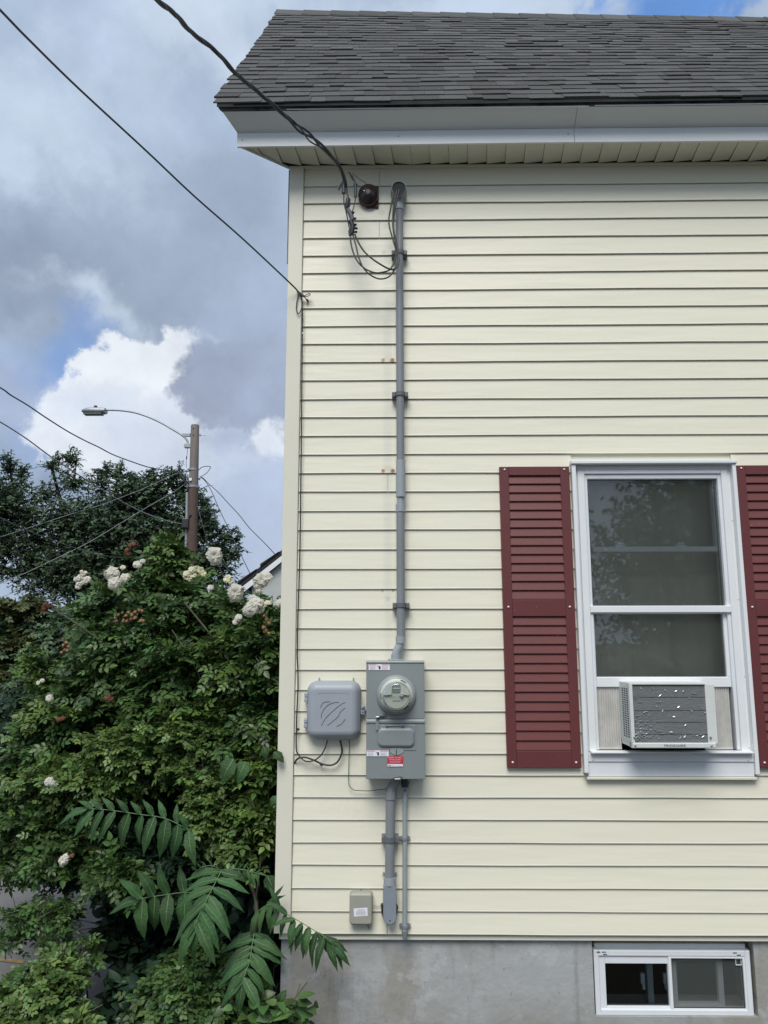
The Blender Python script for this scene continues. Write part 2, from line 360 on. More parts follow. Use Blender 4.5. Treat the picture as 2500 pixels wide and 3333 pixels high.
M_SCREEN = None
def concrete():
    m = mat('stucco_concrete', (.40,.415,.42), .9, col2=(.33,.335,.33), nscale=1.6, namt=1.1, bump=.6, bscale=16, spec=.25)
    nt = m.node_tree; N = nt.nodes; L = nt.links; b = N['Principled BSDF']; cur = b.inputs['Base Color'].links[0].from_socket
    geo = N.new('ShaderNodeNewGeometry'); sx = N.new('ShaderNodeSeparateXYZ'); L.new(geo.outputs['Position'], sx.inputs[0])
    def nz(scale, st, off, lo, hi):
        mp = N.new('ShaderNodeMapping'); mp.inputs['Scale'].default_value = st; mp.inputs['Location'].default_value = off; L.new(geo.outputs['Position'], mp.inputs[0])
        n = N.new('ShaderNodeTexNoise'); n.inputs['Scale'].default_value = scale; n.inputs['Detail'].default_value = 7; n.inputs['Roughness'].default_value = .62; L.new(mp.outputs[0], n.inputs['Vector'])
        mr = N.new('ShaderNodeMapRange'); mr.interpolation_type = 'SMOOTHSTEP'; L.new(n.outputs[0], mr.inputs[0]); mr.inputs[1].default_value = lo; mr.inputs[2].default_value = hi; return mr.outputs[0]
    def mixc(f, cur, col, k=1):
        mu = N.new('ShaderNodeMath'); mu.operation = 'MULTIPLY'; L.new(f, mu.inputs[0]); mu.inputs[1].default_value = k
        mx = N.new('ShaderNodeMix'); mx.data_type = 'RGBA'; L.new(mu.outputs[0], mx.inputs[0]); L.new(cur, mx.inputs[6]); mx.inputs[7].default_value = (*col, 1); return mx.outputs[2]
    cur = mixc(nz(3.2, (1,1,.45), (1,0,0), .50, .62), cur, (.28,.265,.23), .75)     # brownish worn patches
    cur = mixc(nz(9, (1,1,.10), (5,0,2), .55, .70), cur, (.19,.195,.19), .65)          # runs of dirt
    cur = mixc(nz(5, (1,1,1), (2,0,7), .56, .60), cur, (.50,.515,.52), .35)           # patched plaster
    cur = mixc(nz(40, (1,1,1), (3,0,3), .60, .72), cur, (.12,.12,.115), .45)
    # rising damp / splash dirt near the ground
    mr = N.new('ShaderNodeMapRange'); mr.interpolation_type = 'SMOOTHSTEP'; L.new(sx.outputs['Z'], mr.inputs[0]); mr.inputs[1].default_value = .42; mr.inputs[2].default_value = .08
    ad = N.new('ShaderNodeMath'); ad.operation = 'MULTIPLY'; L.new(mr.outputs[0], ad.inputs[0]); L.new(nz(4, (1,1,.6), (9,0,1), .3, .62), ad.inputs[1])
    cur = mixc(ad.outputs[0], cur, (.23,.215,.185), .8)
    L.new(cur, b.inputs['Base Color']); return m
M_CONC = concrete()

# ------------------------------------------------------------------ ground
M_SOIL = mat('soil_and_litter', (.045,.038,.028), .95, col2=(.03,.035,.02), nscale=6, namt=1, bump=.8, bscale=30)
M_ASPH = mat('old_asphalt', (.19,.183,.178), .92, col2=(.14,.135,.132), nscale=3, namt=1.1, bump=.6, bscale=160)
M_YEL = mat('worn_yellow_paint', (.40,.26,.07), .8, col2=(.12,.105,.09), nscale=18, namt=.8)
def sheet(name, x0, x1, y0, y1, z, m, nx=1, ny=1, kind='structure', jit=0):
    b = MB(); vs = [(x0+(x1-x0)*i/nx, y0+(y1-y0)*j/ny, z+(random.uniform(-jit, jit) if 0 < i < nx and 0 < j < ny else 0)) for j in range(ny+1) for i in range(nx+1)]
    b.add(vs, [(j*(nx+1)+i, j*(nx+1)+i+1, (j+1)*(nx+1)+i+1, (j+1)*(nx+1)+i) for j in range(ny) for i in range(nx)])
    return b.build(name, m, None, kind=kind, origin=(0,0,0))
sheet('ground', -400, 400, -400, 400, 0, M_SOIL)
sheet('street', -60, -.95, -6, 8, .004, M_ASPH, 40, 10)
g0 = G(-60, 3128); g1 = G(75, 3140)
yb = MB(); a = (g1-g0).normalized()*1.2; q = Vector((-.01, .045, 0))
yb.add([g0-a*2+Vector((0,0,.008)), g1+Vector((0,0,.008)), g1+q+Vector((0,0,.008)), g0-a*2+q+Vector((0,0,.008))], [(0,1,2,3)])
yb.build('road_marking', M_YEL, None, kind='structure')

# ------------------------------------------------------------------ the house
H_ = empty('house', (1.7, 1.6, 0), 'cream vinyl sided house with dark shingle roof, maroon shutters and a concrete foundation', 'house')
XL, XR, YB = -.555, 4.2, 3.2
lines = [606,661.8,717.6,774.3,831.8,888.8,945.4,1002.7,1062,1119.9,1178,1237,1299,1358,1418,1479,1540,1600,1663,1724.6,1789,1852,1917,1982.6,2046,2112.4,2180.5,2246.6,2315.9,2385.2,2454.5,2524,2596,2670,2744.3,2817.5,2893.2,2968.4,3043]
lx = [990 if i < 10 or 26 < i < 33 else 1160 if i < 27 else 1400 for i in range(len(lines))]
ZB = [PZ(x, y, -.014) for x, y in zip(lx, lines)]
ZSOF = 4.612
WX0, WX1, WZ0, WZ1 = .925, 1.742, 1.36, 2.90          # window hole
# wall core (sheathing) with a hole for the window
b = MB()
def corebox(x0, x1, z0, z1): b.box(x0, x1, .004, .10, z0, z1)
corebox(XL, WX0, .60, ZSOF); corebox(WX1, XR, .60, ZSOF); corebox(WX0, WX1, .60, WZ0); corebox(WX0, WX1, WZ1, ZSOF)
b.box(XL, XL+.1, .1, YB, .60, ZSOF+.1); b.box(XR-.1, XR, .1, YB, .60, ZSOF+.1); b.box(XL+.1, XR-.1, YB-.1, YB, .60, ZSOF+.1)
wall = b.build('wall', M_SID, H_)
def course(z0, z1, x0, x1, wob):
    """one vinyl course: face leaning out to a butt edge, rolled lip, hollow behind"""
    s = MB(); n = max(2, int((x1-x0)/.25)); 
    def prof(dx, wz):
        return [(-.0005, z1+.012), (-.0034, z1), (-.0074, z0+(z1-z0)*.5), (-.0112, z0+.006+wz), (-.0122, z0+.0022+wz), (-.0112, z0+wz), (-.0092, z0+wz+.0006), (-.0085, z0+.004+wz), (.0035, z0+.010)]
    xs = [x0+(x1-x0)*i/n for i in range(n+1)]
    rings = []
    for x in xs:
        wz = .0009*math.sin(x*3.1+wob)+.0005*math.sin(x*9.7+wob*2)
        rings.append([(x, y, z) for y, z in prof(0, wz)])
    # ordered so that the outer side faces -y
    s.loft([r[::-1] for r in rings], closed=False)
    s.add(rings[0], [tuple(range(9))]); s.add(rings[-1], [tuple(range(9))[::-1]])
    return s
z_top = ZB[0]+.118
lims = [z_top]+ZB
joints = {0: [1235], 2: [1238], 12: [], 38: [1259], 16: [1262], 30: []}
for i in range(len(ZB)+0):
    pass
courses = [(ZB[0], ZSOF-.012)]+[(ZB[i+1], ZB[i]) for i in range(len(ZB)-1)]
for i, (z0, z1) in enumerate(courses):
    X0, X1 = -.497, XR-.02
    segs = [(X0, X1)]
    if z0 < WZ1+.004 and z1 > WZ0: segs = [(X0, WX0-.006), (WX1+.006, X1)]
    if i in (0, 3, 17):
        jx = PX(1234, 690, -.014) if i < 9 else PX(1262, 1570, -.014); s0 = segs[0]; segs = [(s0[0], jx+.0), (jx+.0022, s0[1])]+segs[1:]
    if i == 38:
        jx = PX(1259, 3015, -.014); segs = [(X0, jx), (jx+.003, X1)]
    for (a, c) in segs: course(z0, z1, a, c, i*1.7).build('siding_course', M_SID, wall)
b = MB()
for i, (z0, z1) in enumerate(courses):            # the gable side, seen only from a step to the left
    b.add([(XL-.012, .01, z0), (XL-.012, YB, z0), (XL-.001, YB, z1), (XL-.001, .01, z1), (XL, .01, z0), (XL, YB, z0)], [(0,3,2,1), (0,1,5,4)])
b.build('side_siding', M_SID, wall, kind='stuff')
b = MB(); b.box(-.5775, -.499, -.024, .07, .633, ZSOF-.003, .004)
b.build('corner_board', M_TRIM, H_)
b = MB(); b.box(-.5895, -.5785, .02, .03, 4.05, ZSOF, 0); b.build('side_trim', M_DRIP, H_)
b = MB(); b.box(-.497, XR, -.020, .003, ZSOF-.014, ZSOF-.001); b.build('soffit_channel', M_TRIM, H_)
b = MB(); b.box(-.497, XR, -.009, .003, .626, .6325); b.build('starter_strip', M_DRIP, H_)
# window surround channel
# foundation with basement window opening
b = MB(); FX0 = -.548; fy0, fy1 = .028, .26
bx0, bx1, bz0, bz1 = .930, 1.690, .262, .602
b.box(FX0, bx0, fy0, fy1, -.3, .617); b.box(bx1, XR-.01, fy0, fy1, -.3, .617); b.box(bx0, bx1, fy0, fy1, -.3, bz0)
b.box(bx0, bx1, fy0, fy1, bz1, .617)
b.box(FX0, FX0+.2, fy1, YB, -.3, .617); b.box(XR-.21, XR-.01, fy1, YB, -.3, .617); b.box(FX0+.2, XR-.21, YB-.2, YB, -.3, .617)
fo = b.build('foundation', M_CONC, H_)
# soffit: single panels running front to back, lapped
sx0, sx1 = -.835, XR+.2
b = MB(); b.add([(sx0, -.198, ZSOF+.012), (sx1, -.198, ZSOF+.012), (sx1, .02, ZSOF+.012), (-.575, .02, ZSOF+.012), (sx0, -.19, ZSOF+.012)], [(0,1,2,3,4)])
soff = b.build('soffit', M_DECK, H_)  # backing coloured dark so the panel gaps look shadowed
px = PX(680+515/1.803, 920/1.803, -.1)
w = .103; k0 = -3
for k in range(k0, int((XR-px)/w)+2):
    x0 = px+k*w; x1 = x0+w
    y1 = lambda x: min(.004, -.198+max(0, (x-sx0))/(.26)*.20)
    if x1 < sx0+.01: continue
    xa = max(x0, sx0); sh = .018   # panels sit slightly askew
    yw = lambda q: min(y1(q), -.026)
    pts = [(xa, -.197), (x1-.0016, -.197), (x1+sh-.0016, yw(x1)), (xa+sh if xa > sx0 else xa+.002, yw(xa))]
    s = MB()
    # each panel tilts: one long edge drops 5 mm below its neighbour
    zz = [ZSOF+.003, ZSOF-.001, ZSOF-.004, ZSOF+.0075] if x0 < .0 else [ZSOF-.001, ZSOF+.003, ZSOF+.0075, ZSOF-.004]; vs = [(p[0], p[1], z) for p, z in zip(pts, zz)]+[(p[0], p[1], z+.006) for p, z in zip(pts, zz)]
    s.add(vs, [(0,3,2,1), (4,5,6,7), (0,1,5,4), (1,2,6,5), (2,3,7,6), (3,0,4,7)])
    s.build('soffit_panel', M_SOFF, soff)
b = MB(); b.tube([(sx0+.02, -.194, ZSOF-.006), (-.568, .01, ZSOF-.006)], .006, 4, smooth=False)
b.tube([(sx0+.012, -.196, ZSOF+.008), (-.585, .01, ZSOF+.008)], .008, 4, smooth=False); b.build('rake_return_trim', M_WHITE, H_)
# fascia: vertical white face, then the sloping crown under the roof edge
def strip(name, xs, prof, m, lab=None):
    s = MB(); rings = []
    for x in xs:
        rings.append([((x if x > -.7 else x-ex), y, z+zo) for (y, z, ex) in prof for zo in [.0022*(x+.8) + .002*math.sin(x*2.3)]])
    s.loft([r[::-1] for r in rings], cap0=True, cap1=True); return s.build(name, m, H_, lab)
jn = PX(1580+521/1.803, 440, -.2)
for (xa, xb) in ((sx0, jn-.0012), (jn+.0012, XR+.2)):
    xs = [xa+(xb-xa)*i/6 for i in range(7)]
    strip('fascia_board', xs, [(-.203, ZSOF-.006, 0), (-.203, ZSOF+.074, .003), (-.19, ZSOF+.074, 0), (-.19, ZSOF-.006, 0)], M_WHITE)
    strip('crown_fascia', xs, [(-.204, ZSOF+.0755, .002), (-.222, ZSOF+.083, .012), (-.300, ZSOF+.128, .062), (-.295, ZSOF+.134, .062), (-.19, ZSOF+.134, 0), (-.19, ZSOF+.0755, 0)], M_WHITE)
xs = [sx0+(XR+.2-sx0)*i/10 for i in range(11)]
strip('drip_edge', xs, [(-.304, ZSOF+.1345, .075), (-.306, ZSOF+.150, .085), (-.300, ZSOF+.162, .09), (-.19, ZSOF+.162, 0), (-.19, ZSOF+.1345, 0)], M_DRIP)
s = MB()
for (xa, xb) in ((-.56, 1.02), (1.05, 2.6)):
    s.box(xa, xb, -.3075, -.3045, ZSOF+.1285+.002*(xa+1), ZSOF+.1335+.002*(xa+1))
s.build('bright_flashing', M_WHITE, H_)
for (u, v) in ((788, 453), (1297, 441), (1850, 434)):
    s = MB(); s.lathe_y(PX(u, v, -.21), PZ(u, v, -.21), [(.003, -.203), (.003, -.2055), (.001, -.206)], 8); s.build('fascia_nail', M_STEEL, H_)
# roof: deck + shingles
def E0(x): return Vector((x, -.322, ZSOF+.158+.003*(x+.9)))
def RI(x): return Vector((x, 1.60, 7.085-.0315*(x+.94)))
def rp(x, t): return E0(x).lerp(RI(x), t)
rx0, rx1 = -.935, XR+.3
b = MB(); 
c = [rp(rx0+.012, 0), rp(rx1, 0), RI(rx1), RI(rx0+.012)]; nrm = (c[1]-c[0]).cross(c[3]-c[0]).normalized()
bk = [Vector((rx1, 3.5, 4.78)), Vector((rx0+.012, 3.5, 4.78))]
dn = [p-Vector((0,0,.045)) for p in (c[0], c[1], bk[0], bk[1])]
b.add([c[0], c[1], c[2], c[3], bk[0], bk[1]]+[p-Vector((0, 0, .02)) for p in (c[0], c[1], c[2], c[3], bk[0], bk[1])],
      [(0,1,2,3), (3,2,4,5), (6,9,8,7), (9,11,10,8), (0,6,7,1), (0,3,9,6), (3,5,11,9), (1,7,8,2), (2,8,10,4), (4,10,11,5)])
roof = b.build('roof', M_DECK, H_)
b = MB()   # gable triangles
for x in (XL-.001, XR-.02):
    b.add([(x, 0.0, ZSOF+.02), (x, YB, ZSOF+.02), (x, 1.6, 6.98)], [(0,1,2)])
b.build('gable', M_SID, H_)
b = MB()   # rake boards
b.add([(rx0+.09, -.16, ZSOF+.30), (rx0+.05, 1.6, 7.03), (rx0+.05, 1.6, 6.90), (rx0+.10, -.18, ZSOF+.08), (XL, -.18, ZSOF+.10), (XL, 1.6, 6.90)], [(0,1,2,3), (3,2,5,4)])
b.build('rake_board', M_WHITE, H_)
ROWS = 28; slope = (RI(0)-E0(0)).length; ud = (RI(0)-E0(0)).normalized(); nd = Vector((0, -ud.z, ud.y)); expo = 1/ROWS
u_box = MB(); u_box.add([(0,0,0), (1,0,0), (1,1,-1), (0,1,-1), (0,0,1), (1,0,1), (1,1,0), (0,1,0)], [(0,3,2,1), (4,5,6,7), (0,1,5,4), (1,2,6,5), (2,3,7,6), (3,0,4,7)])
sh_me = bpy.data.meshes.new('shingle'); sh_me.from_pydata(u_box.v, [], u_box.f); sh_me.materials.append(M_SHING); sh_me.update()
extra_v, extra_f, extra_var = [], [], []; nsh = 0
for r in range(ROWS):
    x = rx0-.012+random.uniform(-.012, .010)
    ph = random.uniform(0, 6)
    while x < rx1:
        wd = random.choice((.09, .12, .14, .17, .21))*random.uniform(.85, 1.15)
        t = r*expo+(.0022*math.sin(x*2.7+ph)+.0012*math.sin(x*7+ph*2))+random.uniform(-.0022, .0016)
        th = random.uniform(.005, .008) if random.random() < .8 else random.uniform(.009, .012)
        ln = slope*expo*1.35
        o = rp(x, t)+nd*.001; wx = wd-.001
        ux = (rp(x+wd, t)-rp(x, t)); ux = ux.normalized()*wx; ux.z += random.uniform(-.0022, .0022)
        uy = (RI(x)-E0(x)).normalized()*ln; uz = nd*th
        M4 = Matrix(((ux.x, uy.x, uz.x, o.x), (ux.y, uy.y, uz.y, o.y), (ux.z, uy.z, uz.z, o.z), (0,0,0,1)))
        if r < 15 and x < 2.35 and nsh < 296:
            ob = bpy.data.objects.new('shingle', sh_me); COL.objects.link(ob); ob.parent = roof; ob.matrix_parent_inverse = PINV(roof) @ M4; nsh += 1
        else:
            k = len(extra_v); extra_v += [tuple(M4 @ Vector(p)) for p in u_box.v]; extra_f += [tuple(i+k for i in f) for f in u_box.f]; extra_var += [random.random()]*8
        x += wd
def varmesh(name, v, f, var, m, parent, kind='stuff'):
    me = bpy.data.meshes.new(name); me.from_pydata(v, [], f); a = me.attributes.new('var', 'FLOAT', 'POINT'); a.data.foreach_set('value', var); me.materials.append(m); me.update()
    o = bpy.data.objects.new(name, me); link(o, parent); return tag(o, kind=kind)
varmesh('shingle_field', extra_v, extra_f, extra_var, M_SHING, roof)
x = rx0-.02; i = 0
while x < 3.6:                                      # ridge caps, each lapping the last
    wd = .22; s = MB(); th = .012
    for sgn, yy, zz in ((-1, -.115, -.142), (1, .115, -.142)):
        a = RI(x)+Vector((0,0,.020+.004)); c2 = RI(x+wd*1.25)+Vector((0,0,.012+.004)); e = Vector((0, yy, zz))
        vs = [a, c2, c2+e, a+e]; vs += [p-Vector((0,0,th)) for p in vs]
        s.add(vs, [(0,1,2,3), (4,7,6,5), (0,4,5,1), (1,5,6,2), (2,6,7,3), (3,7,4,0)])
    s.build('ridge_cap', M_SHING, roof); x += wd*random.uniform(.95, 1.05); i += 1

# ---- shutters
def shutter(x0, x1, z0, z1, panels):
    s = MB(); yf, yb = -.034, -.004; st = .047
    s.box(x0, x0+st, yf, yb, z0, z1, .003); s.box(x1-st, x1, yf, yb, z0, z1, .003)
    zr = [z1-.047]+[q for p in panels for q in p][1:-1]+[z0+.080]
    zz = [z1, panels[0][1], panels[0][0], panels[1][1], panels[1][0], z0]
    for (a, c) in ((zz[1], zz[0]), (zz[3], zz[2]), (zz[5], zz[4])): s.box(x0+st, x1-st, yf, yb, a, c, .002)
    s.box(x0+st, x1-st, -.012, yb, z0+.02, z1-.02)
    sh = s.build('shutter', M_MAROON, H_)
    for (a, c) in panels:
        n = 14; p = (c-a)/n
        for k in range(n):
            t = MB(); zb_ = a+k*p; zt = zb_+p
            t.add([(x0+st, -.0215, zt), (x1-st, -.0215, zt), (x1-st, -.0310, zb_+.004), (x0+st, -.0310, zb_+.004), (x1-st, -.030, zb_+.0010), (x0+st, -.030, zb_+.0010), (x1-st, -.012, zb_+.0020), (x0+st, -.012, zb_+.0020)],
                  [(0,3,2,1), (3,5,4,2), (5,7,6,4)])
            t.build('louver', M_MAROON2, sh)
    for z in (z1-.016, (panels[0][0]+panels[1][1])/2+.005, z0+.026):
        for x in (x0+.026, x1-.026):
            t = MB(); t.lathe_y(x, z, [(.0055, -.034), (.005, -.038), (.002, -.0395)], 8); t.build('screw', M_LABEL, sh)
    # scuffs and chalky nicks
    t = MB()
    for _ in range(16):
        x = random.uniform(x0+.01, x1-.01); z = random.uniform(z0, z1); l = random.uniform(.001, .004)
        t.add([(x, -.0365, z), (x+l, -.0365, z+.0005), (x+l*.8, -.0365, z+.002), (x, -.0365, z+.0014)], [(0,1,2,3)])
    t.build('paint_scuffs', M_LPINK, sh, kind='stuff')
    return sh
shutter(.543, .902, 1.388, 2.884, [(2.200, 2.838), (1.468, 2.117)])
shutter(1.7575, 2.115, 1.388, 2.886, [(2.197, 2.838), (1.467, 2.115)])

# ---- window with storm frame
def frame(s, x0, x1, z0, z1, wl, wr, wt, wb, yf, yb, bev=.002):
    s.box(x0, x0+wl, yf, yb, z0, z1, bev); s.box(x1-wr, x1, yf, yb, z0, z1, bev)
    if wt: s.box(x0+wl, x1-wr, yf, yb, z1-wt, z1, bev)
    if wb: s.box(x0+wl, x1-wr, yf, yb, z0, z0+wb, bev)
    return s
s = MB()
s.box(.9125, .9335, -.046, .03, 1.366, 2.893, .003); s.box(1.7345, 1.7535, -.046, .03, 1.360, 2.893, .003)
s.box(.909, 1.756, -.056, .03, 2.8935, 2.911, .003)
win = s.build('window', M_WHITE, H_)
s = MB(); frame(s, .9335, 1.7345, 1.458, 2.893, .013, .016, .024, 0, -.012, .06); s.build('casing', M_WHITE, win)
s = MB(); frame(s, .9465, 1.7185, 1.458, 2.868, .036, .033, .021, 0, -.020, .06, .004); s.build('outer_frame', M_WHITE, win)
s = MB(); frame(s, .9825, 1.6855, 1.470, 2.846, .0155, .017, .024, 0, -.010, .05, .003); s.build('storm_frame', M_GREYW, win)
s = MB(); s.box(.9825, 1.6855, -.022, .012, 2.135, 2.169, .003); s.build('meeting_rail', M_WHITE, win)
s = MB(); s.box(.998, 1.6685, .004, .040, 1.768, 1.818, .003); frame(s, .998, 1.6685, 1.818, 2.135, .006, .017, .006, .0, .004, .04); s.build('lower_sash', M_WHITE, win)
s = MB(); s.add([(.998,.012,2.165),(1.6685,.012,2.165),(1.6685,.012,2.824),(.998,.012,2.824)], [(0,1,2,3)]); s.build('upper_pane', M_GLASS, win)
s = MB(); s.add([(1.004,.017,1.818),(1.6515,.017,1.818),(1.6515,.017,2.132),(1.004,.017,2.132)], [(0,1,2,3)]); s.build('lower_pane', M_GLASS, win)
s = MB(); frame(s, 1.005, 1.662, 1.815, 2.822, .0035, .0035, .0035, .0035, .020, .024); s.build('rubber_gasket', M_ACD, win)
# inner (prime) window seen through the glass
s = MB(); s.box(1.02, 1.70, .028, .060, 2.446, 2.474, .003); s.box(1.655, 1.70, .032, .07, 2.474, 2.84); s.box(1.672, 1.71, .042, .08, 1.80, 2.446)
s.box(.985, 1.02, .075, .12, 1.78, 2.87); s.box(1.02, 1.70, .10, .13, 2.82, 2.87)
inn = s.build('inner_sash', M_GREYW, win)
for x in (1.165, 1.475):
    s = MB(); s.box(x-.028, x+.028, .035, .06, 2.474, 2.483, .002); s.tube([(x-.012, .045, 2.490), (x+.022, .043, 2.492)], .006, 6); s.build('sash_lock', M_GREYW, win)
s = MB(); s.add([(1.02, .10, 2.474), (1.672, .10, 2.474), (1.672, .10, 2.82), (1.02, .10, 2.82)], [(0,1,2,3)]); s.build('inner_pane', M_GLASS2, win)
s = MB(); s.box(.9465, 1.7265, -.060, -.004, 1.4585, 1.4675, .003); s.build('sill_ledge', M_WHITE, win)
s = MB(); s.box(.9345, 1.7335, -.034, .02, 1.417, 1.458, .002); s.box(.9345, 1.7335, -.028, .02, 1.348, 1.4155, .002); s.build('sill_panel', M_GREYW, win)
s = MB(); s.box(.926, 1.742, -.036, .0, 1.334, 1.3465, .002); s.build('sill_strip', M_TRIM, win)
s = MB()
for (x, z) in ((.958, 1.424), (1.706, 1.424)): s.lathe_y(x, z, [(.0025, -.034), (.002, -.0365)], 6)
for z in (2.6, 2.2, 1.82, 1.48): s.lathe_y(1.7275, z, [(.0025, -.012), (.002, -.0145)], 6)
s.build('window_screws', M_STEEL, win, kind='stuff')
# dim room behind
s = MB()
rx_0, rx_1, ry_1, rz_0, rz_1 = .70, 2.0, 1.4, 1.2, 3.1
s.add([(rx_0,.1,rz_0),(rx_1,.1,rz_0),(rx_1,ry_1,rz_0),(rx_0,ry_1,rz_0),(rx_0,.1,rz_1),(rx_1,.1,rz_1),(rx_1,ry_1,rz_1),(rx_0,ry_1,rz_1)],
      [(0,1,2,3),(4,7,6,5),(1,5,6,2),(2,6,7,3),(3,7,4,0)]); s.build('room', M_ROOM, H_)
# curtain cloth hanging inside, pushed aside at the bottom right
s = MB(); nx, nz_ = 46, 40; vs = []
for j in range(nz_+1):
    for i in range(nx+1):
        x = .96+.80*i/nx; z = 1.76+1.14*j/nz_
        fold = .012*math.sin(x*26+.4*math.sin(z*5))+.006*math.sin(x*61+z*3)
        d = (x-1.33)*.62+(z-1.925); fold += -.06*math.exp(-(d/.022)**2)*max(0, min(1, (x-1.18)*8))*max(0, min(1, (2.0-z)*6))
        y = .165+fold+(.05 if z > 2.35 else 0)
        vs.append((x, y, z))
s.add(vs, [(j*(nx+1)+i, j*(nx+1)+i+1, (j+1)*(nx+1)+i+1, (j+1)*(nx+1)+i) for j in range(nz_) for i in range(nx)], True)
s.build('curtain', M_CURT, None, 'grey green curtain hanging behind the glass of the main window', 'curtain')

# ---- basement window
f5 = .05
s = MB(); frame(s, .938, 1.676, .262, .545, .024, .024, .026, .026, -.000+f5-.012, f5+.03, .004)
bw = s.build('basement_window', M_GREYW, H_)
s = MB(); s.box(.948, 1.668, .066, .12, .5455, .566, .002); s.build('header_track', M_WHITE, bw)
s = MB(); frame(s, .9625, 1.296, .286, .517, .030, .008, .033, .010, f5-.004, f5+.03, .002); s.build('left_sash', M_GREYW, bw)
s = MB(); frame(s, 1.290, 1.6515, .283, .5185, .014, .011, .009, .008, f5-.010, f5+.02, .002); s.build('screen_frame', M_WHITE, bw)
s = MB(); s.add([(.99,f5+.012,.29),(1.29,f5+.012,.29),(1.29,f5+.012,.49),(.99,f5+.012,.49)], [(0,1,2,3)]); s.build('left_pane', glassmat('basement_glass', (.65,.7,.75), 1.6), bw)
M_SCREEN = bpy.data.materials.new('insect_screen'); M_SCREEN.use_nodes = True
N_ = M_SCREEN.node_tree.nodes; L_ = M_SCREEN.node_tree.links; bs = N_['Principled BSDF']; bs.inputs['Base Color'].default_value = (.07,.08,.075,1); bs.inputs['Roughness'].default_value = .8; bs.inputs['Alpha'].default_value = .62
s = MB(); s.add([(1.303, f5+.004, .290), (1.642, f5+.004, .290), (1.642, f5+.004, .511), (1.303, f5+.004, .511)], [(0,1,2,3)]); s.build('insect_screen', M_SCREEN, bw)
s = MB(); frame(s, 1.310, 1.560, .285, .50, .030, .026, .018, .014, f5+.030, f5+.055, .002); s.build('right_sash', M_GREYW, bw)
s = MB(); frame(s, 1.3035, 1.6415, .2905, .5105, .003, .003, .003, .003, f5-.0015, f5+.003, 0); s.build('screen_spline', M_ACD, bw)
s = MB(); frame(s, 1.610, 1.637, .478, .507, .002, .002, .002, .002, f5-.0025, f5+.003, 0); s.build('screen_tab', M_GREYW, bw)
s = MB(); s.box(1.205, 1.232, f5+.05, f5+.08, .27, .53); s.build('inner_post', mat('pale_green_frame', (.42,.50,.46), .5), bw)
for x in (1.176, 1.284):
    s = MB(); s.box(x, x+.012, f5+.035, f5+.05, .355, .425); s.box(x-.006, x, f5+.035, f5+.05, .38, .425); s.build('window_latch', M_GREYW, bw)
s = MB()
for (x, z) in ((.952, .5355), (.978, .5355), (.983, .525), (1.596, .5345), (1.614, .525)): s.box(x, x+.018, f5-.0135, f5-.01, z, z+.0035)
s.build('weep_slots', M_ACD, bw, kind='stuff')
s = MB(); s.add([(.90,.27,.10),(1.72,.27,.10),(1.72,1.2,.10),(.90,1.2,.10),(.90,.27,.61),(1.72,.27,.61),(1.72,1.2,.61),(.90,1.2,.61)], [(0,1,2,3),(4,7,6,5),(1,5,6,2),(2,6,7,3),(3,7,4,0)]); s.build('basement_room', mat('dark_basement', (.02,.022,.028), .9), H_)

# ------------------------------------------------------------------ window air conditioner
AC = empty('air_conditioner', (1.316, -.08, 1.496), 'off white window air conditioner with dark dented fins, sitting in the lower sash', 'air conditioner')
ax0, ax1, az0, az1, ay = 1.113, 1.519, 1.496, 1.797, -.160
s = MB(); s.box(ax0, ax0+.016, ay, .06, az0+.026, az1, .002)                                   # left cheek
s.box(ax1-.046, ax1, ay+.004, .06, az0+.02, az1-.004, .003); s.box(ax0+.016, ax1-.046, ay, .06, az1-.008, az1, .002)
s.box(ax0+.016, ax1-.046, ay+.03, .05, az0+.03, az1-.012); s.box(ax0+.002, ax1-.01, ay+.03, .06, az0+.004, az0+.03)
body = s.build('body', M_ACW, AC)
s = MB(); s.box(ax0+.002, ax1-.012, ay-.003, ay+.04, az0+.002, az0+.026, .004); s.build('base_pan', M_ACW, AC)
s = MB(); s.box(ax0+.016, ax1-.046, ay+.008, ay+.029, az0+.026, az1-.010); coil = s.build('condenser_coil', M_FIN, AC)
s = MB()
for k in range(4):
    z = az0+.06+k*.058+random.uniform(-.004,.004); s.box(ax0+.017, ax1-.047, ay+.0065, ay+.0085, z, z+.0008)
s.build('coil_rows', M_ACD, coil, kind='stuff')
s = MB()
cx0, cz0 = ax0+.016, az0+.028
def flake(x, z, l, h, an):
    c_, s_ = math.cos(an), math.sin(an); y = ay+.004
    s.add([(x-l*c_, y, z-l*s_), (x+h*s_, y-.002, z-h*c_), (x+l*c_, y, z+l*s_), (x-h*s_, y+.001, z+h*c_)], [(0,1,2,3)])
for _ in range(110):
    d = abs(random.gauss(0, .042)); z = abs(random.gauss(0, .058)); flake(cx0+.006+d, cz0+.008+z*.9, random.uniform(.003, .010), random.uniform(.0004, .0012), random.gauss(.25, .35))
for (fx, fz) in ((.62,.62),(.80,.55),(.60,.90),(.45,.92),(.70,.90),(.12,.95),(.28,.95),(.38,.82),(.78,.78),(.32,.63),(.40,.55),(.62,.08),(.50,.18),(.95,.60),(.98,.52),(.68,.10),(.85,.12),(.93,.10),(.55,.45),(.70,.30)):
    flake(cx0+.344*fx, cz0+.262*fz, random.uniform(.004, .011), random.uniform(.0012, .0032), random.uniform(-1.2, 1.2))
for (fx, fz, l) in ((.36,.71,.022),(.10,.71,.012),(.05,.78,.015),(.85,.86,.02),(.35,.20,.02),(.38,.15,.018),(.80,.13,.01),(.9,.14,.02)): flake(cx0+.344*fx, cz0+.262*fz, l, .0006, .02)
s.build('bent_fins', M_FOIL, coil, kind='stuff')
s = MB()
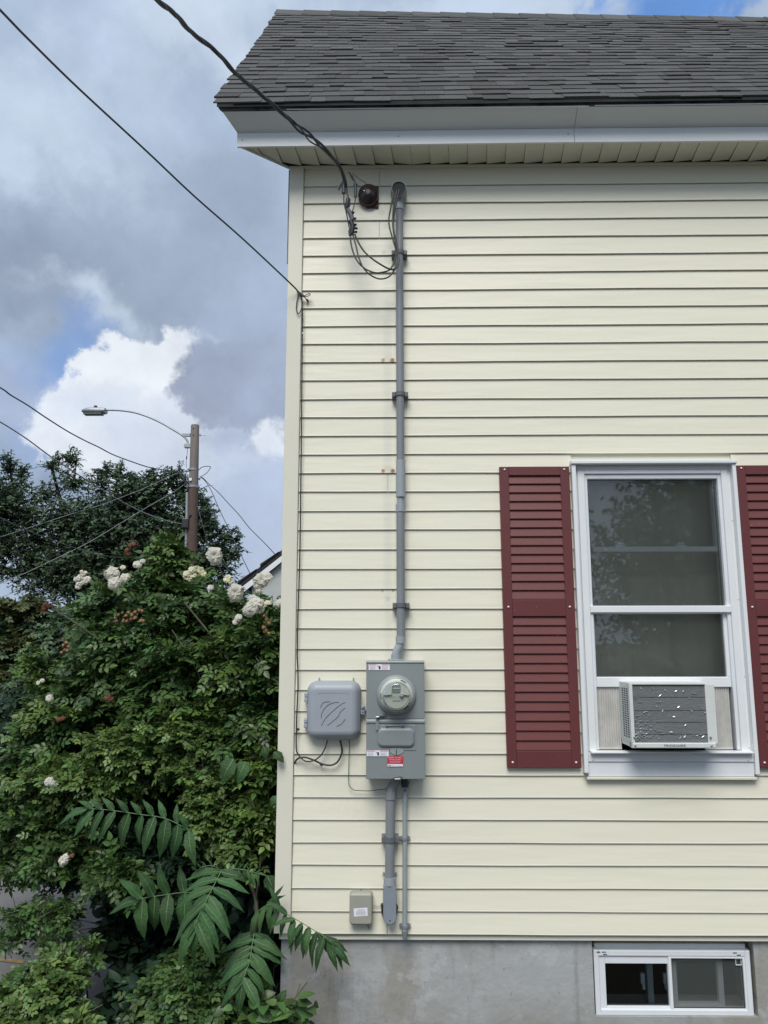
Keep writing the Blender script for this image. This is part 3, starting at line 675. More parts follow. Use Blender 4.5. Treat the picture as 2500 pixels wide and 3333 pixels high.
for r_ in range(22):
    z = az0+.045+r_*.0106
    for cidx in range(3):
        y = ay+.028+cidx*.036; s.box(ax0-.0008, ax0+.0012, y, y+.022, z, z+.0058)
s.build('side_vents', M_ACD, AC, kind='stuff')
for (x, z) in ((ax0+.012, az0+.052), (ax1-.036, az0+.052), (ax0+.014, az0+.014), (ax1-.036, az0+.014)):
    s = MB(); s.lathe_y(x, z, [(.0045, ay+.001), (.0045, ay-.007), (.002, ay-.008)], 8); s.build('screw', M_STEEL, AC)
text('brand_lettering', 'FRIGIDAIRE', 1.263, az0+.0085, ay-.0042, .099, .0105, M_INK, AC)
for (xa, xb) in ((.999, ax0-.001), (ax1+.001, 1.655)):
    s = MB(); n = int((xb-xa)/.0055); vs = []
    for i in range(n+1):
        x = xa+(xb-xa)*i/n; y = .009+(.010 if i % 2 else 0); vs += [(x, y, 1.474), (x, y, 1.768)]
    s.add(vs, [(2*i, 2*i+2, 2*i+3, 2*i+1) for i in range(n)]); s.box(xa, xb, .006, .022, 1.470, 1.478)
    s.build('accordion_panel', M_ACC, AC)

# ------------------------------------------------------------------ electric meter box
MBX = empty('electric_meter_box', (.001, -.06, 1.351), 'tall grey steel box on the siding holding the round electric meter and breaker door', 'meter box')
m0, m1, mz0, mz1, mf = -.1395, .1405, 1.351, 1.9005, -.130
s = MB(); s.box(m0+.003, m1-.003, mf+.008, .0, mz0, mz1-.003); s.build('enclosure', M_BOX, MBX)
s = MB(); s.box(m0, m1, mf, mf+.012, 1.627, mz1-.012, .003); s.build('upper_cover', M_BOX, MBX)
s = MB(); s.box(m0-.001, m1+.001, mf-.004, -.01, mz1-.012, mz1, .004); s.build('rain_hood', M_BOXE, MBX)
s = MB(); s.box(m0, m1+.001, mf, mf+.012, mz0, 1.606, .003); lc = s.build('lower_cover', M_BOX, MBX)
s = MB(); s.box(m0-.001, m1+.003, mf-.006, mf+.02, 1.6065, 1.6265, .006); s.build('cover_rib', M_BOXE, MBX)
MC = (.0055, 1.740)
s = MB(); s.lathe_y(*MC, [(.094, mf+.001), (.094, mf-.010), (.090, mf-.018), (.082, mf-.024), (.078, mf-.026), (.076, mf-.020)], 56, cap1=False)
mt = s.build('meter_ring', M_BOXE, MBX)
s = MB(); s.lathe_y(*MC, [(.0795, mf-.015), (.0785, mf-.034), (.076, mf-.037), (.066, mf-.038), (.0655, mf-.050), (.064, mf-.053)], 56); s.build('meter_base', M_METER, MBX)
s = MB(); s.lathe_y(*MC, [(.0635, mf-.053), (.0628, mf-.0585), (.061, mf-.060)], 48); mface = s.build('meter_face', mat('meter_face_plate', (.43,.46,.41), .4), MBX)
def arc_plate(a0, a1, r, x_in=None, inner=0):
    pts = [(MC[0]+r*math.cos(R(a)), MC[1]+r*math.sin(R(a))) for a in np.linspace(a0, a1, 20)]; return pts
s = MB()
for sg in (-1, 1):          # two raised shoulders left and right of the window
    pts = [(MC[0]+sg*.0600*math.cos(a), MC[1]+.0600*math.sin(a)) for a in np.linspace(.08, 1.24, 14)]
    pts = [(MC[0]+sg*.0235, MC[1]+.006), (MC[0]+sg*.052, MC[1]+.003)]+pts+[(MC[0]+sg*.0195, MC[1]+.054)]
    if sg < 0: pts = pts[::-1]
    s.loft([[(x, mf-.0598, z) for x, z in pts], [(x, mf-.070, z) for x, z in pts]], cap1=True)
s.build('meter_shoulder', M_METER, mface, kind='stuff')
s = MB(); s.rrect(MC[0]-.0185, MC[0]+.0185, MC[1]+.014, MC[1]+.052, .006, [(0, mf-.060), (0, mf-.0625)]); s.build('display_window', M_METERD, mface)
s = MB(); s.box(MC[0]-.017, MC[0]+.017, mf-.0640, mf-.0626, MC[1]+.032, MC[1]+.037); s.build('display_bar', M_METER, mface)
s = MB(); s.rrect(MC[0]-.019, MC[0]+.018, MC[1]-.0245, MC[1]-.0205, .002, [(0, mf-.060), (0, mf-.0618)]); s.build('barcode_slot', M_BOX, mface)
text('meter_print', 'CL200 240V 3W', MC[0]-.030, MC[1]-.0135, mf-.0606, .058, .0045, M_BOX, mface)
text('meter_print', 'TYPE   FM2S', MC[0]-.020, MC[1]-.0065, mf-.0606, .046, .0035, M_BOX, mface)
s = MB(); s.lathe_y(MC[0]+.0245, MC[1]+.006, [(.0095, mf-.066), (.0095, mf-.0745), (.008, mf-.0755)], 18); s.build('optical_port', M_METER, mface)
s = MB(); s.box(MC[0]+.0205, MC[0]+.0235, mf-.0762, mf-.0754, MC[1]+.0055, MC[1]+.008); s.box(MC[0]+.0255, MC[0]+.0285, mf-.0762, mf-.0754, MC[1]+.0055, MC[1]+.008); s.build('port_eyes', M_INK, mface, kind='stuff')
s = MB(); s.lathe_y(*MC, [(.0660, mf-.050), (.0655, mf-.072), (.062, mf-.084), (.050, mf-.090), (.02, mf-.092)], 40); s.build('glass_dome', glassmat('meter_dome', (.93,.95,.93), 1.3), MBX)
for (a0, a1) in ((52, 74), (172, 194), (-62, -40)):
    s = MB(); pts = []
    for a in np.linspace(R(a0), R(a1), 6): pts.append((MC[0]+.0745*math.cos(a), mf-.0385, MC[1]+.0745*math.sin(a)))
    s.tube(pts, .0016, 5); s.build('ring_slot', M_INK, mt)
# breaker door
s = MB(); s.rrect(-.084, .098, 1.482, 1.600, .004, [(0, mf+.001), (0, mf-.0015), (.0015, mf-.0025)], 2); s.build('breaker_plate', M_BOX, lc)
s = MB(); s.lathe_y(.007, 1.481, [(.034, mf+.001), (.034, mf-.0016), (.0325, mf-.0026)], 28, sq=.55); s.build('thumb_lip', M_BOXE, lc)
s = MB(); s.rrect(-.085, .0925, 1.496, 1.588, .026, [(0, mf-.002), (.001, mf-.006), (.004, mf-.009), (.010, mf-.013), (.014, mf-.014)], 8, smooth=False); bd = s.build('breaker_door', M_BOX, lc)
for x in (-.040, .036):
    s = MB(); s.box(x-.006, x+.006, mf-.011, mf-.002, 1.588, 1.598, .002); s.build('door_hinge', M_PVCD, bd)
s = MB(); s.tube([(-.036, mf-.006, 1.5965), (.036, mf-.006, 1.5965)], .0022, 6); s.build('hinge_pin', M_BOXE, bd)
s = MB(); s.tube([(.005, mf-.006, 1.487), (.003, mf-.007, 1.466)], .0014, 5); s.build('door_slot', M_INK, lc)
s = MB(); s.rrect(-.008, .018, 1.4625, 1.467, .002, [(0, mf-.001), (0, mf-.004)], 3); s.build('finger_lip', M_BOXE, lc)
# seal tag and latch
s = MB(); s.rrect(-.094, -.080, 1.576, 1.632, .006, [(0, mf-.006), (0, mf-.009)], 5); s.build('seal_strap', M_BOX, MBX)
s = MB(); s.tube([(-.090, mf-.012, 1.640), (-.072, mf-.014, 1.644), (-.050, mf-.012, 1.646)], [.006, .007, .004], 10); s.build('seal_lock', M_PVCD, MBX)
s = MB(); s.tube([(-.092, mf-.018, 1.638), (-.078, mf-.018, 1.638)], .0048, 8); s.build('lock_glint', M_STEEL, MBX)
s = MB(); pts = smoothpath([(-.060, mf-.014, 1.650), (-.046, mf-.012, 1.650), (-.042, mf-.012, 1.642), (-.056, mf-.012, 1.637), (-.07, mf-.012, 1.640)], 4); s.tube(pts, .0016, 5); s.build('lock_wire', M_BLK, MBX)
s = MB(); s.tube(smoothpath([(-.012, mf-.004, 1.356), (.006, mf-.010, 1.364), (.026, mf-.008, 1.364), (.030, mf-.006, 1.356), (.018, mf-.004, 1.350)], 4), .0028, 6); s.build('bottom_seal_wire', M_PVCD, MBX)
s = MB(); s.box(-.006, .024, mf-.008, mf+.01, 1.349, 1.356, .002); s.build('bottom_hasp', M_STEEL, MBX)
# printed labels
def warnlabel(x0, x1, z0, z1):
    s = MB(); s.box(x0, x1, mf-.0030, mf-.0026+.001, z0, z1); lb = s.build('warning_label', M_LABEL, MBX); w_ = x1-x0; h_ = z1-z0; y = mf-.0036
    text('danger_heading', 'DANGER', x0+w_*.05, z0+h_*.78, y, w_*.30, h_*.16, M_LPINK, lb); text('danger_heading', 'PELIGRO', x0+w_*.62, z0+h_*.78, y, w_*.32, h_*.16, M_LPINK, lb)
    s = MB(); s.box(x0+.002, x0+w_*.37, y+.0002, y+.0005, z1-.0048, z1-.0008); s.box(x0+w_*.62, x1-.002, y+.0002, y+.0005, z1-.0048, z1-.0008); s.build('heading_band', M_LPINK, lb, kind='stuff')
    s = MB()
    for k in range(4):
        z = z0+h_*(.12+.15*k); s.box(x0+w_*.05, x0+w_*random.uniform(.28, .38), y, y+.0003, z, z+h_*.05); s.box(x0+w_*.62, x0+w_*random.uniform(.85, .95), y, y+.0003, z, z+h_*.05)
    s.build('fine_print', M_LGREY, lb, kind='stuff')
    s = MB(); s.lathe_y(x0+w_*.52, z0+h_*.42, [(.0045, y+.0003), (.0045, y)], 14, sq=2.0)
    s.add([(x0+w_*.40, y, z1-h_*.10), (x0+w_*.46, y, z1-h_*.32), (x0+w_*.44, y, z1-h_*.34), (x0+w_*.49, y, z1-h_*.55), (x0+w_*.415, y, z1-h_*.38), (x0+w_*.435, y, z1-h_*.36)], [(0,1,2,3,4,5)])
    s.build('shock_symbol', M_INK, lb, kind='stuff')
warnlabel(-.1285, -.0255, 1.857, 1.885)
warnlabel(-.1365, -.0320, 1.456, 1.483)
s = MB(); s.box(-.0385, .0365, mf-.0030, mf-.0016, 1.4085, 1.456); rl = s.build('red_label', M_LRED, MBX)
s = MB(); s.box(-.0375, .0355, mf-.0035, mf-.0031, 1.4095, 1.4205); s.build('label_foot', M_LABEL, rl)
text('label_print', 'EMERGENCY DISCONNECT', -.034, 1.4475, mf-.0036, .066, .0045, M_LABEL, rl)
text('label_print', 'SERVICE DISCONNECT', -.029, 1.4385, mf-.0036, .056, .004, M_LABEL, rl)
s = MB(); s.box(-.029, .027, mf-.0036, mf-.0032, 1.4320, 1.4340); s.box(-.027, .022, mf-.0036, mf-.0032, 1.4265, 1.4285); s.build('fine_print', M_LPINK, rl, kind='stuff')
s = MB(); s.box(-.033, -.022, mf-.0040, mf-.0036, 1.4125, 1.4165); s.build('logo_mark', M_LRED, rl)
s = MB(); s.box(-.020, -.003, mf-.0040, mf-.0036, 1.4138, 1.4156); s.box(.006, .031, mf-.0040, mf-.0036, 1.4125, 1.4140); s.build('foot_print', M_LGREY, rl, kind='stuff')

# ------------------------------------------------------------------ telephone box
TB = empty('telecom_box', (-.30, -.03, 1.523), 'bluish grey rounded plastic box with curved ribs, left of the meter box', 'utility box')
t0, t1, tz0, tz1 = -.4335, -.1695, 1.5235, 1.8015
s = MB(); s.rrect(t0, t1, tz0, tz1, .050, [(0, -.002), (0, -.040), (.002, -.044)], 10); s.build('base', M_TEL, TB)
s = MB(); s.rrect(t0+.001, t1-.001, tz0+.001, tz1-.001, .048, [(0, -.044), (0, -.052), (.004, -.058), (.012, -.070), (.020, -.079), (.030, -.084), (.040, -.0855)], 10, smooth=True)
lid = s.build('lid', M_TEL, TB)
def tel(x, z): return Vector((PX(940+x/3.318, 2120+z/3.318, -.087), -.0862, PZ(940+x/3.318, 2120+z/3.318, -.087)))
for pts in ([(345,610),(355,575),(385,548),(445,543)], [(350,720),(360,660),(410,590),(480,555),(540,550)], [(352,800),(400,720),(480,640),(560,575),(610,550)],
            [(418,800),(480,750),(530,705),(560,650),(610,610)], [(515,810),(560,790),(585,765),(610,730)]):
    s = MB(); s.tube(smoothpath([tel(*p) for p in pts], 5), .0016, 5); s.build('curved_groove', mat('groove_shade', (.13,.14,.17), .6) if 'groove_shade' not in bpy.data.materials else bpy.data.materials['groove_shade'], lid)
s = MB(); s.tube([tel(325,445), tel(640,445)], .0016, 5); s.tube([tel(325,445), tel(318,460)], .0013, 5); s.tube([tel(640,445), tel(648,460)], .0013, 5); s.build('raised_lip', M_TEL, lid)
for z in (1.7225, 1.600):
    s = MB(); s.box(t0-.013, t0+.004, -.062, -.02, z-.021, z-.002, .003); s.box(t0-.013, t0+.004, -.062, -.02, z+.002, z+.021, .003); s.build('hinge', M_TEL, TB)
s = MB(); s.lathe_y(-.1575, 1.674, [(.0115, -.03), (.0115, -.045), (.007, -.047)], 16); s.box(t1-.002, -.150, -.044, -.03, 1.640, 1.672, .003); la = s.build('latch', M_TEL, TB)
s = MB(); s.lathe_y(-.1575, 1.674, [(.0055, -.046), (.0055, -.0495)], 6); s.build('latch_screw', M_STEEL, la)
s = MB(); s.lathe_y(-.1590, 1.652, [(.0035, -.0445), (.003, -.0465)], 8); s.box(-.1455, -.1400, -.04, -.03, 1.653, 1.659); s.build('latch_hole', M_INK, la, kind='stuff')
for x in (-.378, -.208):
    s = MB(); s.box(x-.003, x+.003, -.022, -.012, 1.803, 1.816); s.build('mounting_ear', M_BEI, TB)

# ------------------------------------------------------------------ small beige box
SB = empty('small_utility_box', (-.165, -.03, .683), 'small beige plastic box with a tilted white label, low on the siding', 'utility box')
s = MB(); s.rrect(-.2185, -.1105, .684, .8235, .014, [(.002, -.010), (0, -.014), (0, -.050), (.003, -.057), (.008, -.0605)], 6); s.build('cover', M_BEI, SB)
s = MB(); cxx, czz = -.165, .7425; vs = []
for (dx, dz) in ((-.0325,-.018), (.0315,-.018), (.0325,.018), (-.0325,.018)): a = R(3.5); vs.append((cxx+dx*math.cos(a)-dz*math.sin(a), -.0612, czz+dx*math.sin(a)+dz*math.cos(a)))
s.add(vs, [(0,1,2,3)]); lb = s.build('paper_label', M_LABEL, SB)
s = MB()
for k, (xa, xb) in enumerate(((-.18,-.148), (-.186,-.142), (-.188,-.142), (-.188,-.142), (-.186,-.142))): z = .752-.0055*k; s.box(xa, xb, -.0619, -.0614, z, z+.0022)
s.build('label_print', M_LGREY, lb, kind='stuff')
s = MB(); s.tube(smoothpath([(-.140,-.02,.690),(-.137,-.024,.676),(-.130,-.022,.668),(-.128,-.012,.655)], 4), .0035, 6); s.build('cable_tail', M_BEI, SB)
s = MB(); s.tube(smoothpath([(-.112,-.02,.758),(-.098,-.022,.759),(-.084,-.02,.754),(-.072,-.02,.762)], 4), .0012, 5)
s.build('telephone_lead', M_PVCL, None, 'thin pale lead from the small beige box to the conduit body', 'cable')
s = MB(); q = P(1175, 2899, -.014); s.lathe_y(q.x, q.z, [(.003, -.008), (.003, -.016), (.001, -.017)], 8); s.build('siding_screw', M_DGL, None, 'tiny dark screw head above the small beige box', 'screw')

# ------------------------------------------------------------------ upper service conduit
MA = empty('service_mast', (.03, -.05, 1.90), 'tall grey conduit running up the siding from the meter box to the weatherhead', 'conduit')
mx_, my_, mr_ = .0305, -.052, .0205
def pipe(s, x, z0, z1, r, y=my_, n=18): s.tube([(x, y, z0), (x, y, z1)], r, n); return s
s = MB(); pipe(s, mx_+.0005, 2.91, 4.36, mr_-.0002); s.build('upper_pipe', M_PVC, MA)
s = MB(); pipe(s, mx_, 2.67, 2.74, mr_-.003); s.build('slip_pipe', M_PVCL, MA)
s = MB(); s.tube([(mx_+.0015, my_, 2.722), (mx_+.0015, my_, 2.915)], [.0248, .0232], 20); s.build('expansion_coupling', M_PVCL, MA)
s = MB(); pipe(s, mx_, 2.645, 2.682, .0245); s.build('collar', M_PVCL, MA)
s = MB(); pipe(s, mx_-.001, 2.00, 2.65, mr_+.0005); s.build('lower_pipe', M_PVC, MA)
s = MB(); pipe(s, mx_-.003, 1.984, 2.018, .0245); s.build('collar', M_PVCL, MA)
s = MB(); s.tube(smoothpath([(mx_-.004, my_, 1.99), (mx_-.008, my_, 1.972), (mx_-.022, my_, 1.945), (mx_-.028, my_, 1.926)], 4), .0205, 16); s.build('offset_elbow', M_PVCL, MA)
s = MB(); pipe(s, .002, 1.902, 1.930, .0225); s.build('hub', M_PVCL, MA)
s = MB(); s.box(-.036, .038, my_-.035, my_+.035, 1.9005, 1.9055, .002); s.tube([(-.028, my_-.028, 1.905), (-.028, my_-.028, 1.910)], .004, 8); s.tube([(.030, my_-.028, 1.905), (.030, my_-.028, 1.910)], .004, 8); s.build('hub_flange', M_PVCL, MA)
def clamp(z, parent, x=mx_, w=.084, h=.030, r=mr_, y=my_, m=None):
    s = MB(); m = m or M_PVCD
    s.box(x-w/2, x+w/2, y+.004, -.008, z-h/2, z+h/2, .003)
    s.box(x-w/2, x-w/2+.018, y-.010, y+.006, z-h*.42, z+h*.42, .003); s.box(x+w/2-.018, x+w/2, y-.010, y+.006, z-h*.42, z+h*.42, .003)
    s.tube([(x, y, z-h*.3), (x, y, z+h*.42)], r+.0055, 18)
    return s.build('pipe_clamp', m, parent)
clamp(4.065, MA); clamp(3.268, MA); clamp(2.170, MA)
s = MB(); s.tube([(mx_, my_, 4.318), (mx_, my_, 4.395)], .0235, 18); s.build('weatherhead_collar', M_PVCL, MA)
# weatherhead: hooded cap leaning forward, dark mouth facing down and out
whx, whz = .0285, 4.418
s = MB(); s.lathe_y(whx, whz, [(.0440, -.030), (.0445, -.060), (.043, -.088), (.041, -.098), (.036, -.102)], 28, cap0=True, cap1=False, sq=1.05); s.build('weatherhead_hood', M_PVC, MA)
s = MB(); s.lathe_y(whx, whz, [(.0365, -.080), (.0375, -.0965)], 28, sq=1.05); s.build('weatherhead_plate', M_BLK2, MA)

# ------------------------------------------------------------------ lower conduit with LB fitting
LC = empty('lower_conduit', (-.026, -.05, .69), 'thick grey conduit from the meter box down to a conduit body at the wall base', 'conduit')
ly = -.055
s = MB(); s.tube([(-.0245, ly, 1.26), (-.0295, ly, .885)], .0225, 18); s.build('pipe', M_PVC, LC)
s = MB(); s.tube([(-.0245, ly, 1.247), (-.0240, ly, 1.285)], .0262, 18); s.build('collar', M_PVC, LC)
s = MB(); s.tube(smoothpath([(-.024, ly, 1.28), (-.019, ly, 1.297), (-.004, ly, 1.325), (.004, ly, 1.353)], 4), .0215, 16); s.build('offset_elbow', M_PVC, LC)
clamp(1.064, LC, x=-.027, w=.080, h=.032, r=.0225, y=ly)
s = MB(); s.tube([(-.0295, ly, .862), (-.0295, ly, .894)], .0285, 18); s.build('fitting_hub', M_PVCL, LC)
s = MB(); s.rrect(-.060, .002, .694, .875, .031, [(0, -.012), (0, -.070), (.001, -.073)], 8); s.build('conduit_body', M_PVC, LC)
s = MB(); s.rrect(-.0585, .0015, .695, .876, .030, [(0, -.0732), (0, -.0785), (.002, -.0800)], 10); cvr = s.build('cover_plate', mat('bluish_cover', (.24,.275,.32), .5, col2=(.215,.245,.285), nscale=6), LC)
for z in (.861, .714):
    s = MB(); s.lathe_y(-.0285, z, [(.0038, -.0800), (.0035, -.0822), (.001, -.0826)], 8); s.build('screw', M_PVCD, cvr)
s = MB(); pts = [(-.072,.765),(-.070,.745),(-.070,.730),(-.064,.712),(-.050,.70),(-.02,.70),(-.002,.712),(.008,.735),(.010,.755),(.004,.765),(-.03,.77)]
s.loft([[(x, -.004, z) for x, z in pts], [(x, -.022, z) for x, z in pts], [(x*.97-.001, -.030, (z-.735)*.93+.735) for x, z in pts]], cap1=True); s.build('black_sealant', M_BLK, LC)
s = MB()
for (x, z) in ((-.058, .905), (.000, .905)): s.tube([(x, -.014, z), (x, -.03, z)], .003, 6); s.box(x-.006, x+.006, -.022, -.013, z-.006, z-.001)
s.build('screw_anchors', M_BEI, LC, kind='stuff')

# ------------------------------------------------------------------ thin conduit (ground wire)
TC = empty('thin_conduit', (.042, -.04, .62), 'thin light grey conduit to the right of the thick lower conduit', 'conduit')
ty = -.035
s = MB(); s.tube([(.0445, ty, 1.24), (.0410, ty, .64)], .0112, 14); s.build('pipe', M_PVCL, TC)
s = MB(); s.tube([(.0450, ty, 1.229), (.0453, ty, 1.255)], .0132, 14); s.build('collar', M_PVCL, TC)
s = MB(); s.tube([(.0455, ty, 1.255), (.0460, ty, 1.30)], [.0115, .0125], 14); s.box(.031, .061, ty-.018, ty+.01, 1.283, 1.298, .003); s.build('connector', M_PVCL, TC)
s = MB(); s.lathe_y(.0455, 1.289, [(.0045, ty-.017), (.0045, ty-.0205)], 8); s.build('connector_screw', M_INK, TC)
s = MB(); s.tube([(.0462, ty, 1.30), (.0462, ty, 1.352)], .0165, 12); s.tube([(.0462, ty, 1.310), (.0462, ty, 1.322)], .0195, 12); s.tube([(.0462, ty, 1.335), (.0462, ty, 1.346)], .0195, 12); s.build('green_bushing', mat('dark_green_plastic', (.012,.045,.036), .4), TC)
for z in (1.0625, .671):
    s = MB(); s.tube([(.0425, ty, z-.006), (.0425, ty, z+.006)], .0150, 14); s.rrect(.0155, .0695, z-.0075, z+.0075, .007, [(0, -.012), (0, -.024)], 4); s.build('pipe_strap', M_PVC, TC)
s = MB(); s.tube([(.0410, ty, .655), (.0412, ty, .645), (.0414, ty, .617)], [.0155, .0145, .0095], 14); s.build('end_bell', M_PVC, TC)

# ------------------------------------------------------------------ rusty wall bracket / old box
RB = empty('rusty_round_box', (-.137, -.03, 4.36), 'dark rusty round box with a glossy bulge, mounted under the eave', 'junction box')
s = MB(); s.box(-.150, -.083, -.016, -.002, 4.356, 4.485, .002); s.build('back_plate', M_RUST, RB)
s = MB(); s.lathe_y(-.139, 4.424, [(.056, -.010), (.057, -.030), (.054, -.036), (.050, -.032)], 28, cap1=False, sq=1.16); s.build('rim', M_RUST, RB)
s = MB(); s.lathe_y(-.139, 4.424, [(.051, -.026), (.044, -.045), (.030, -.058), (.012, -.064)], 28, sq=1.16); s.build('bulge', mat('dark_glossy_bulge', (.022,.016,.018), .25, col2=(.045,.03,.028), nscale=18), RB)
s = MB()
for (x, z) in ((-.150, 4.440), (-.132, 4.442), (-.160, 4.43)): s.lathe_y(x, z, [(.0035, -.05), (.003, -.0615)], 8)
s.build('rivets', M_STEEL, RB, kind='stuff')

# ------------------------------------------------------------------ cables
def pxl(pts):   # (u, v, depth) survey list -> 3D
    return [P(*p) for p in pts]
def cable(name, pts, r, m, label, cat='cable', group=None, n=8, k=6):
    s = MB(); s.tube(smoothpath(pts, k), r, n); return s.build(name, m, None, label, cat, group)
# triplex service drop: three twisted strands
path = pxl([(512,0,-1.62),(569,47,-1.47),(623,104,-1.31),(702,168,-1.15),(766,237,-1.0),(829,291,-.86),(918,367,-.70),(985,427,-.58),(1024,460,-.50),(1068,496,-.42),(1107,545,-.33),(1120,580,-.27),(1125,610,-.22)])
d0 = (path[0]-path[1]).normalized(); far = [path[0]+d0*L_-Vector((0, 0, -.010*L_*L_)) for L_ in (14, 9, 5, 2, .8)]
full = smoothpath(far+path, 16)
SD = empty('service_drop_cable', path[-1], 'thick black twisted service cable sloping down to the wall under the eave', 'cable')
acc = 0; pr = full[0]; offs = []
for p in full: acc += (p-pr).length; pr = p; offs.append(acc)
tot = offs[-1]
for kk, rr in enumerate((.0058, .0058, .0038)):
    pts = []
    for i, p in enumerate(full):
        t = (full[min(i+1, len(full)-1)]-full[max(i-1, 0)]).normalized(); a = t.cross(Vector((0,0,1))).normalized(); b_ = a.cross(t)
        left = tot-offs[i]; ang = 2*PI*left/.36+kk*2*PI/3; open_ = .0049+.010*math.exp(-((left-.38)/.10)**2)
        pts.append(p+(a*math.cos(ang)+b_*math.sin(ang))*open_)
    s = MB(); s.tube(pts, rr, 7); s.build('strand', M_CAB, SD)
WG = empty('cable_splice', (-.23, -.15, 4.12), 'cluster of black splice connectors where the service cable meets the drip loops', 'splice')
def c3(x, y, d=-.15): return P(900+x/3.318, 500+y/3.318, d)
s = MB(); s.tube([c3(728,295), c3(726,430)], [.010,.0115], 10); s.tube([c3(726,430), c3(728,520), c3(745,600)], .0042, 6); s.build('splice_sleeve', M_CAB, WG)
s = MB(); s.tube([c3(700,315), c3(688,345), c3(672,395)], [.005,.007,.004], 8); s.tube([c3(700,315), c3(720,330)], .004, 6); s.build('cable_hook', M_BLK, WG)
s = MB(); s.tube([c3(752,330), c3(772,480)], .0048, 7); s.build('cable_core', M_BLK, WG)
s = MB(); s.tube([c3(772,480), c3(766,540), c3(760,590)], [.010,.012,.008], 8); s.tube([c3(772,468), c3(795,500), c3(790,560), c3(770,600)], .004, 6); s.build('tape_wrap', M_BLK, WG)
s = MB(); s.tube([c3(850,320), c3(855,470)], [.008,.0085], 10); s.tube([c3(851,325), c3(853,350)], .0095, 8); s.build('insulator', M_BLK, WG)
s = MB(); s.tube(smoothpath([c3(855,470), c3(845,530), c3(828,600), c3(818,640)], 4), .003, 6); s.build('bare_neutral', M_GRC, WG)
s = MB(); s.tube(smoothpath([c3(780,200,-.1), c3(815,250,-.1), c3(850,310,-.12)], 4), [.003]+[.0045]*3+[.007]*3+[.004]*2, 7); s.build('grip_clamp', M_BLK, WG)
s = MB(); s.tube(smoothpath([c3(815,215,-.1), c3(880,262,-.07), c3(970,322,-.04)], 4), .0016, 5); s.build('support_wire', M_RUST, WG)
s = MB(); s.tube([c3(850,310,-.12), c3(890,350,-.05)], .0015, 5); s.build('support_wire', M_RUST, WG)
s = MB(); s.tube([c3(770,600), c3(800,650), c3(822,720)], [.011,.0145,.012], 10); s.build('splice_body', M_PVCD, WG)
s = MB(); s.tube([c3(745,590), c3(765,690), c3(785,790), c3(800,850)], .0040, 6); s.build('taped_strand', M_BLK, WG)
s = MB(); s.tube([c3(800,720), c3(825,790), c3(812,870)], [.012,.014,.010], 10); s.build('splice_body', M_BLK, WG)
for (x, y) in ((845,700), (850,765), (860,805), (855,845), (825,635)):
    s = MB(); s.tube([c3(x-20,y), c3(x+8,y+2,-.165)], [.0055,.0065], 8); s.build('bolt_cap', M_BLK, WG)
s = MB(); s.tube([c3(790,830), c3(797,885)], .008, 8); s.tube([c3(822,850), c3(824,880)], .0065, 8); s.build('sleeve_end', M_BLK, WG, kind='stuff')
loops = [([(800,880,-.15),(803,960,-.155),(830,1070,-.16),(880,1170,-.165),(960,1245,-.165),(1060,1285,-.16),(1150,1280,-.15),(1220,1255,-.14),(1262,1190,-.13),(1290,1100,-.125),(1290,1040,-.12),(1255,920,-.12),(1220,790,-.12),(1215,700,-.12),(1235,580,-.125),(1262,420,-.125)], .0042, M_GRC, 'olive drip loop wire hanging leftmost below the splice'),
         ([(825,880,-.15),(860,1000,-.16),(885,1110,-.17),(930,1220,-.175),(1000,1300,-.175),(1080,1345,-.17),(1150,1352,-.165),(1220,1325,-.155),(1270,1260,-.145),(1308,1170,-.14),(1312,1080,-.13),(1285,960,-.125),(1262,830,-.12),(1255,700,-.12),(1270,560,-.125),(1300,400,-.125)], .0042, M_GRC, 'dark drip loop wire that hangs lowest below the splice'),
         ([(845,870,-.15),(885,960,-.155),(950,1060,-.16),(1040,1140,-.165),(1130,1200,-.165),(1210,1242,-.16),(1270,1248,-.155),(1315,1195,-.15),(1318,1100,-.14),(1300,980,-.13),(1270,850,-.125),(1265,740,-.12),(1280,600,-.125),(1325,390,-.125)], .0048, M_BLK, 'black drip loop wire nearest the conduit, highest of the loops')]
for pts, r_, m_, lab in loops: cable('drip_loop_wire', [c3(*p) for p in pts], r_, m_, lab, 'wire', 'drip loops under the weatherhead')
# telephone drop + its knot on the corner board
tp = pxl([(0,32,-1.75),(95,130,-1.55),(253,285,-1.25),(475,490,-.87),(633,639,-.60),(791,778,-.34),(950,927,-.07),(967,947,-.05)])
d0 = (tp[0]-tp[1]).normalized(); far = [tp[0]+d0*q_+Vector((0, 0, .006*q_*q_)) for q_ in (12, 7, 3, 1)]
cable('telephone_drop_wire', far+tp, .0042, M_CAB, 'long straight dark wire running down to the corner board', 'cable')
def ck(x, y, d=-.035): return P(950+x/11.06, 900+y/11.06, d)
KN = empty('wire_knot', ck(350, 650), 'dark wire clamp with small loops hooked at the corner board', 'wire clamp')
s = MB(); s.tube([ck(180,480), ck(230,560), ck(280,590)], [.004,.006,.005], 8); s.tube([ck(270,580), ck(370,680), ck(460,720)], [.006,.0085,.005], 8); s.build('clamp_body', M_CAB, KN)
s = MB(); s.tube(smoothpath([ck(450,700), ck(540,650), ck(620,615), ck(665,640), ck(620,690), ck(540,715), ck(460,725)], 5), .0022, 6); s.build('small_loop', M_BLK, KN)
s = MB(); s.tube([ck(440,730), ck(500,790), ck(560,850,-.02)], .0028, 6); s.tube([ck(545,845,-.03), ck(575,860,-.01)], .006, 8); s.build('wall_hook', M_RUST, KN)
cable('slack_loop_wire', [ck(250,600), ck(205,800), ck(170,1000), ck(165,1200), ck(235,1345), ck(310,1250), ck(345,1150)], .0028, M_BLK, 'thin slack wire loop hanging on the corner board below the clamp', 'wire')
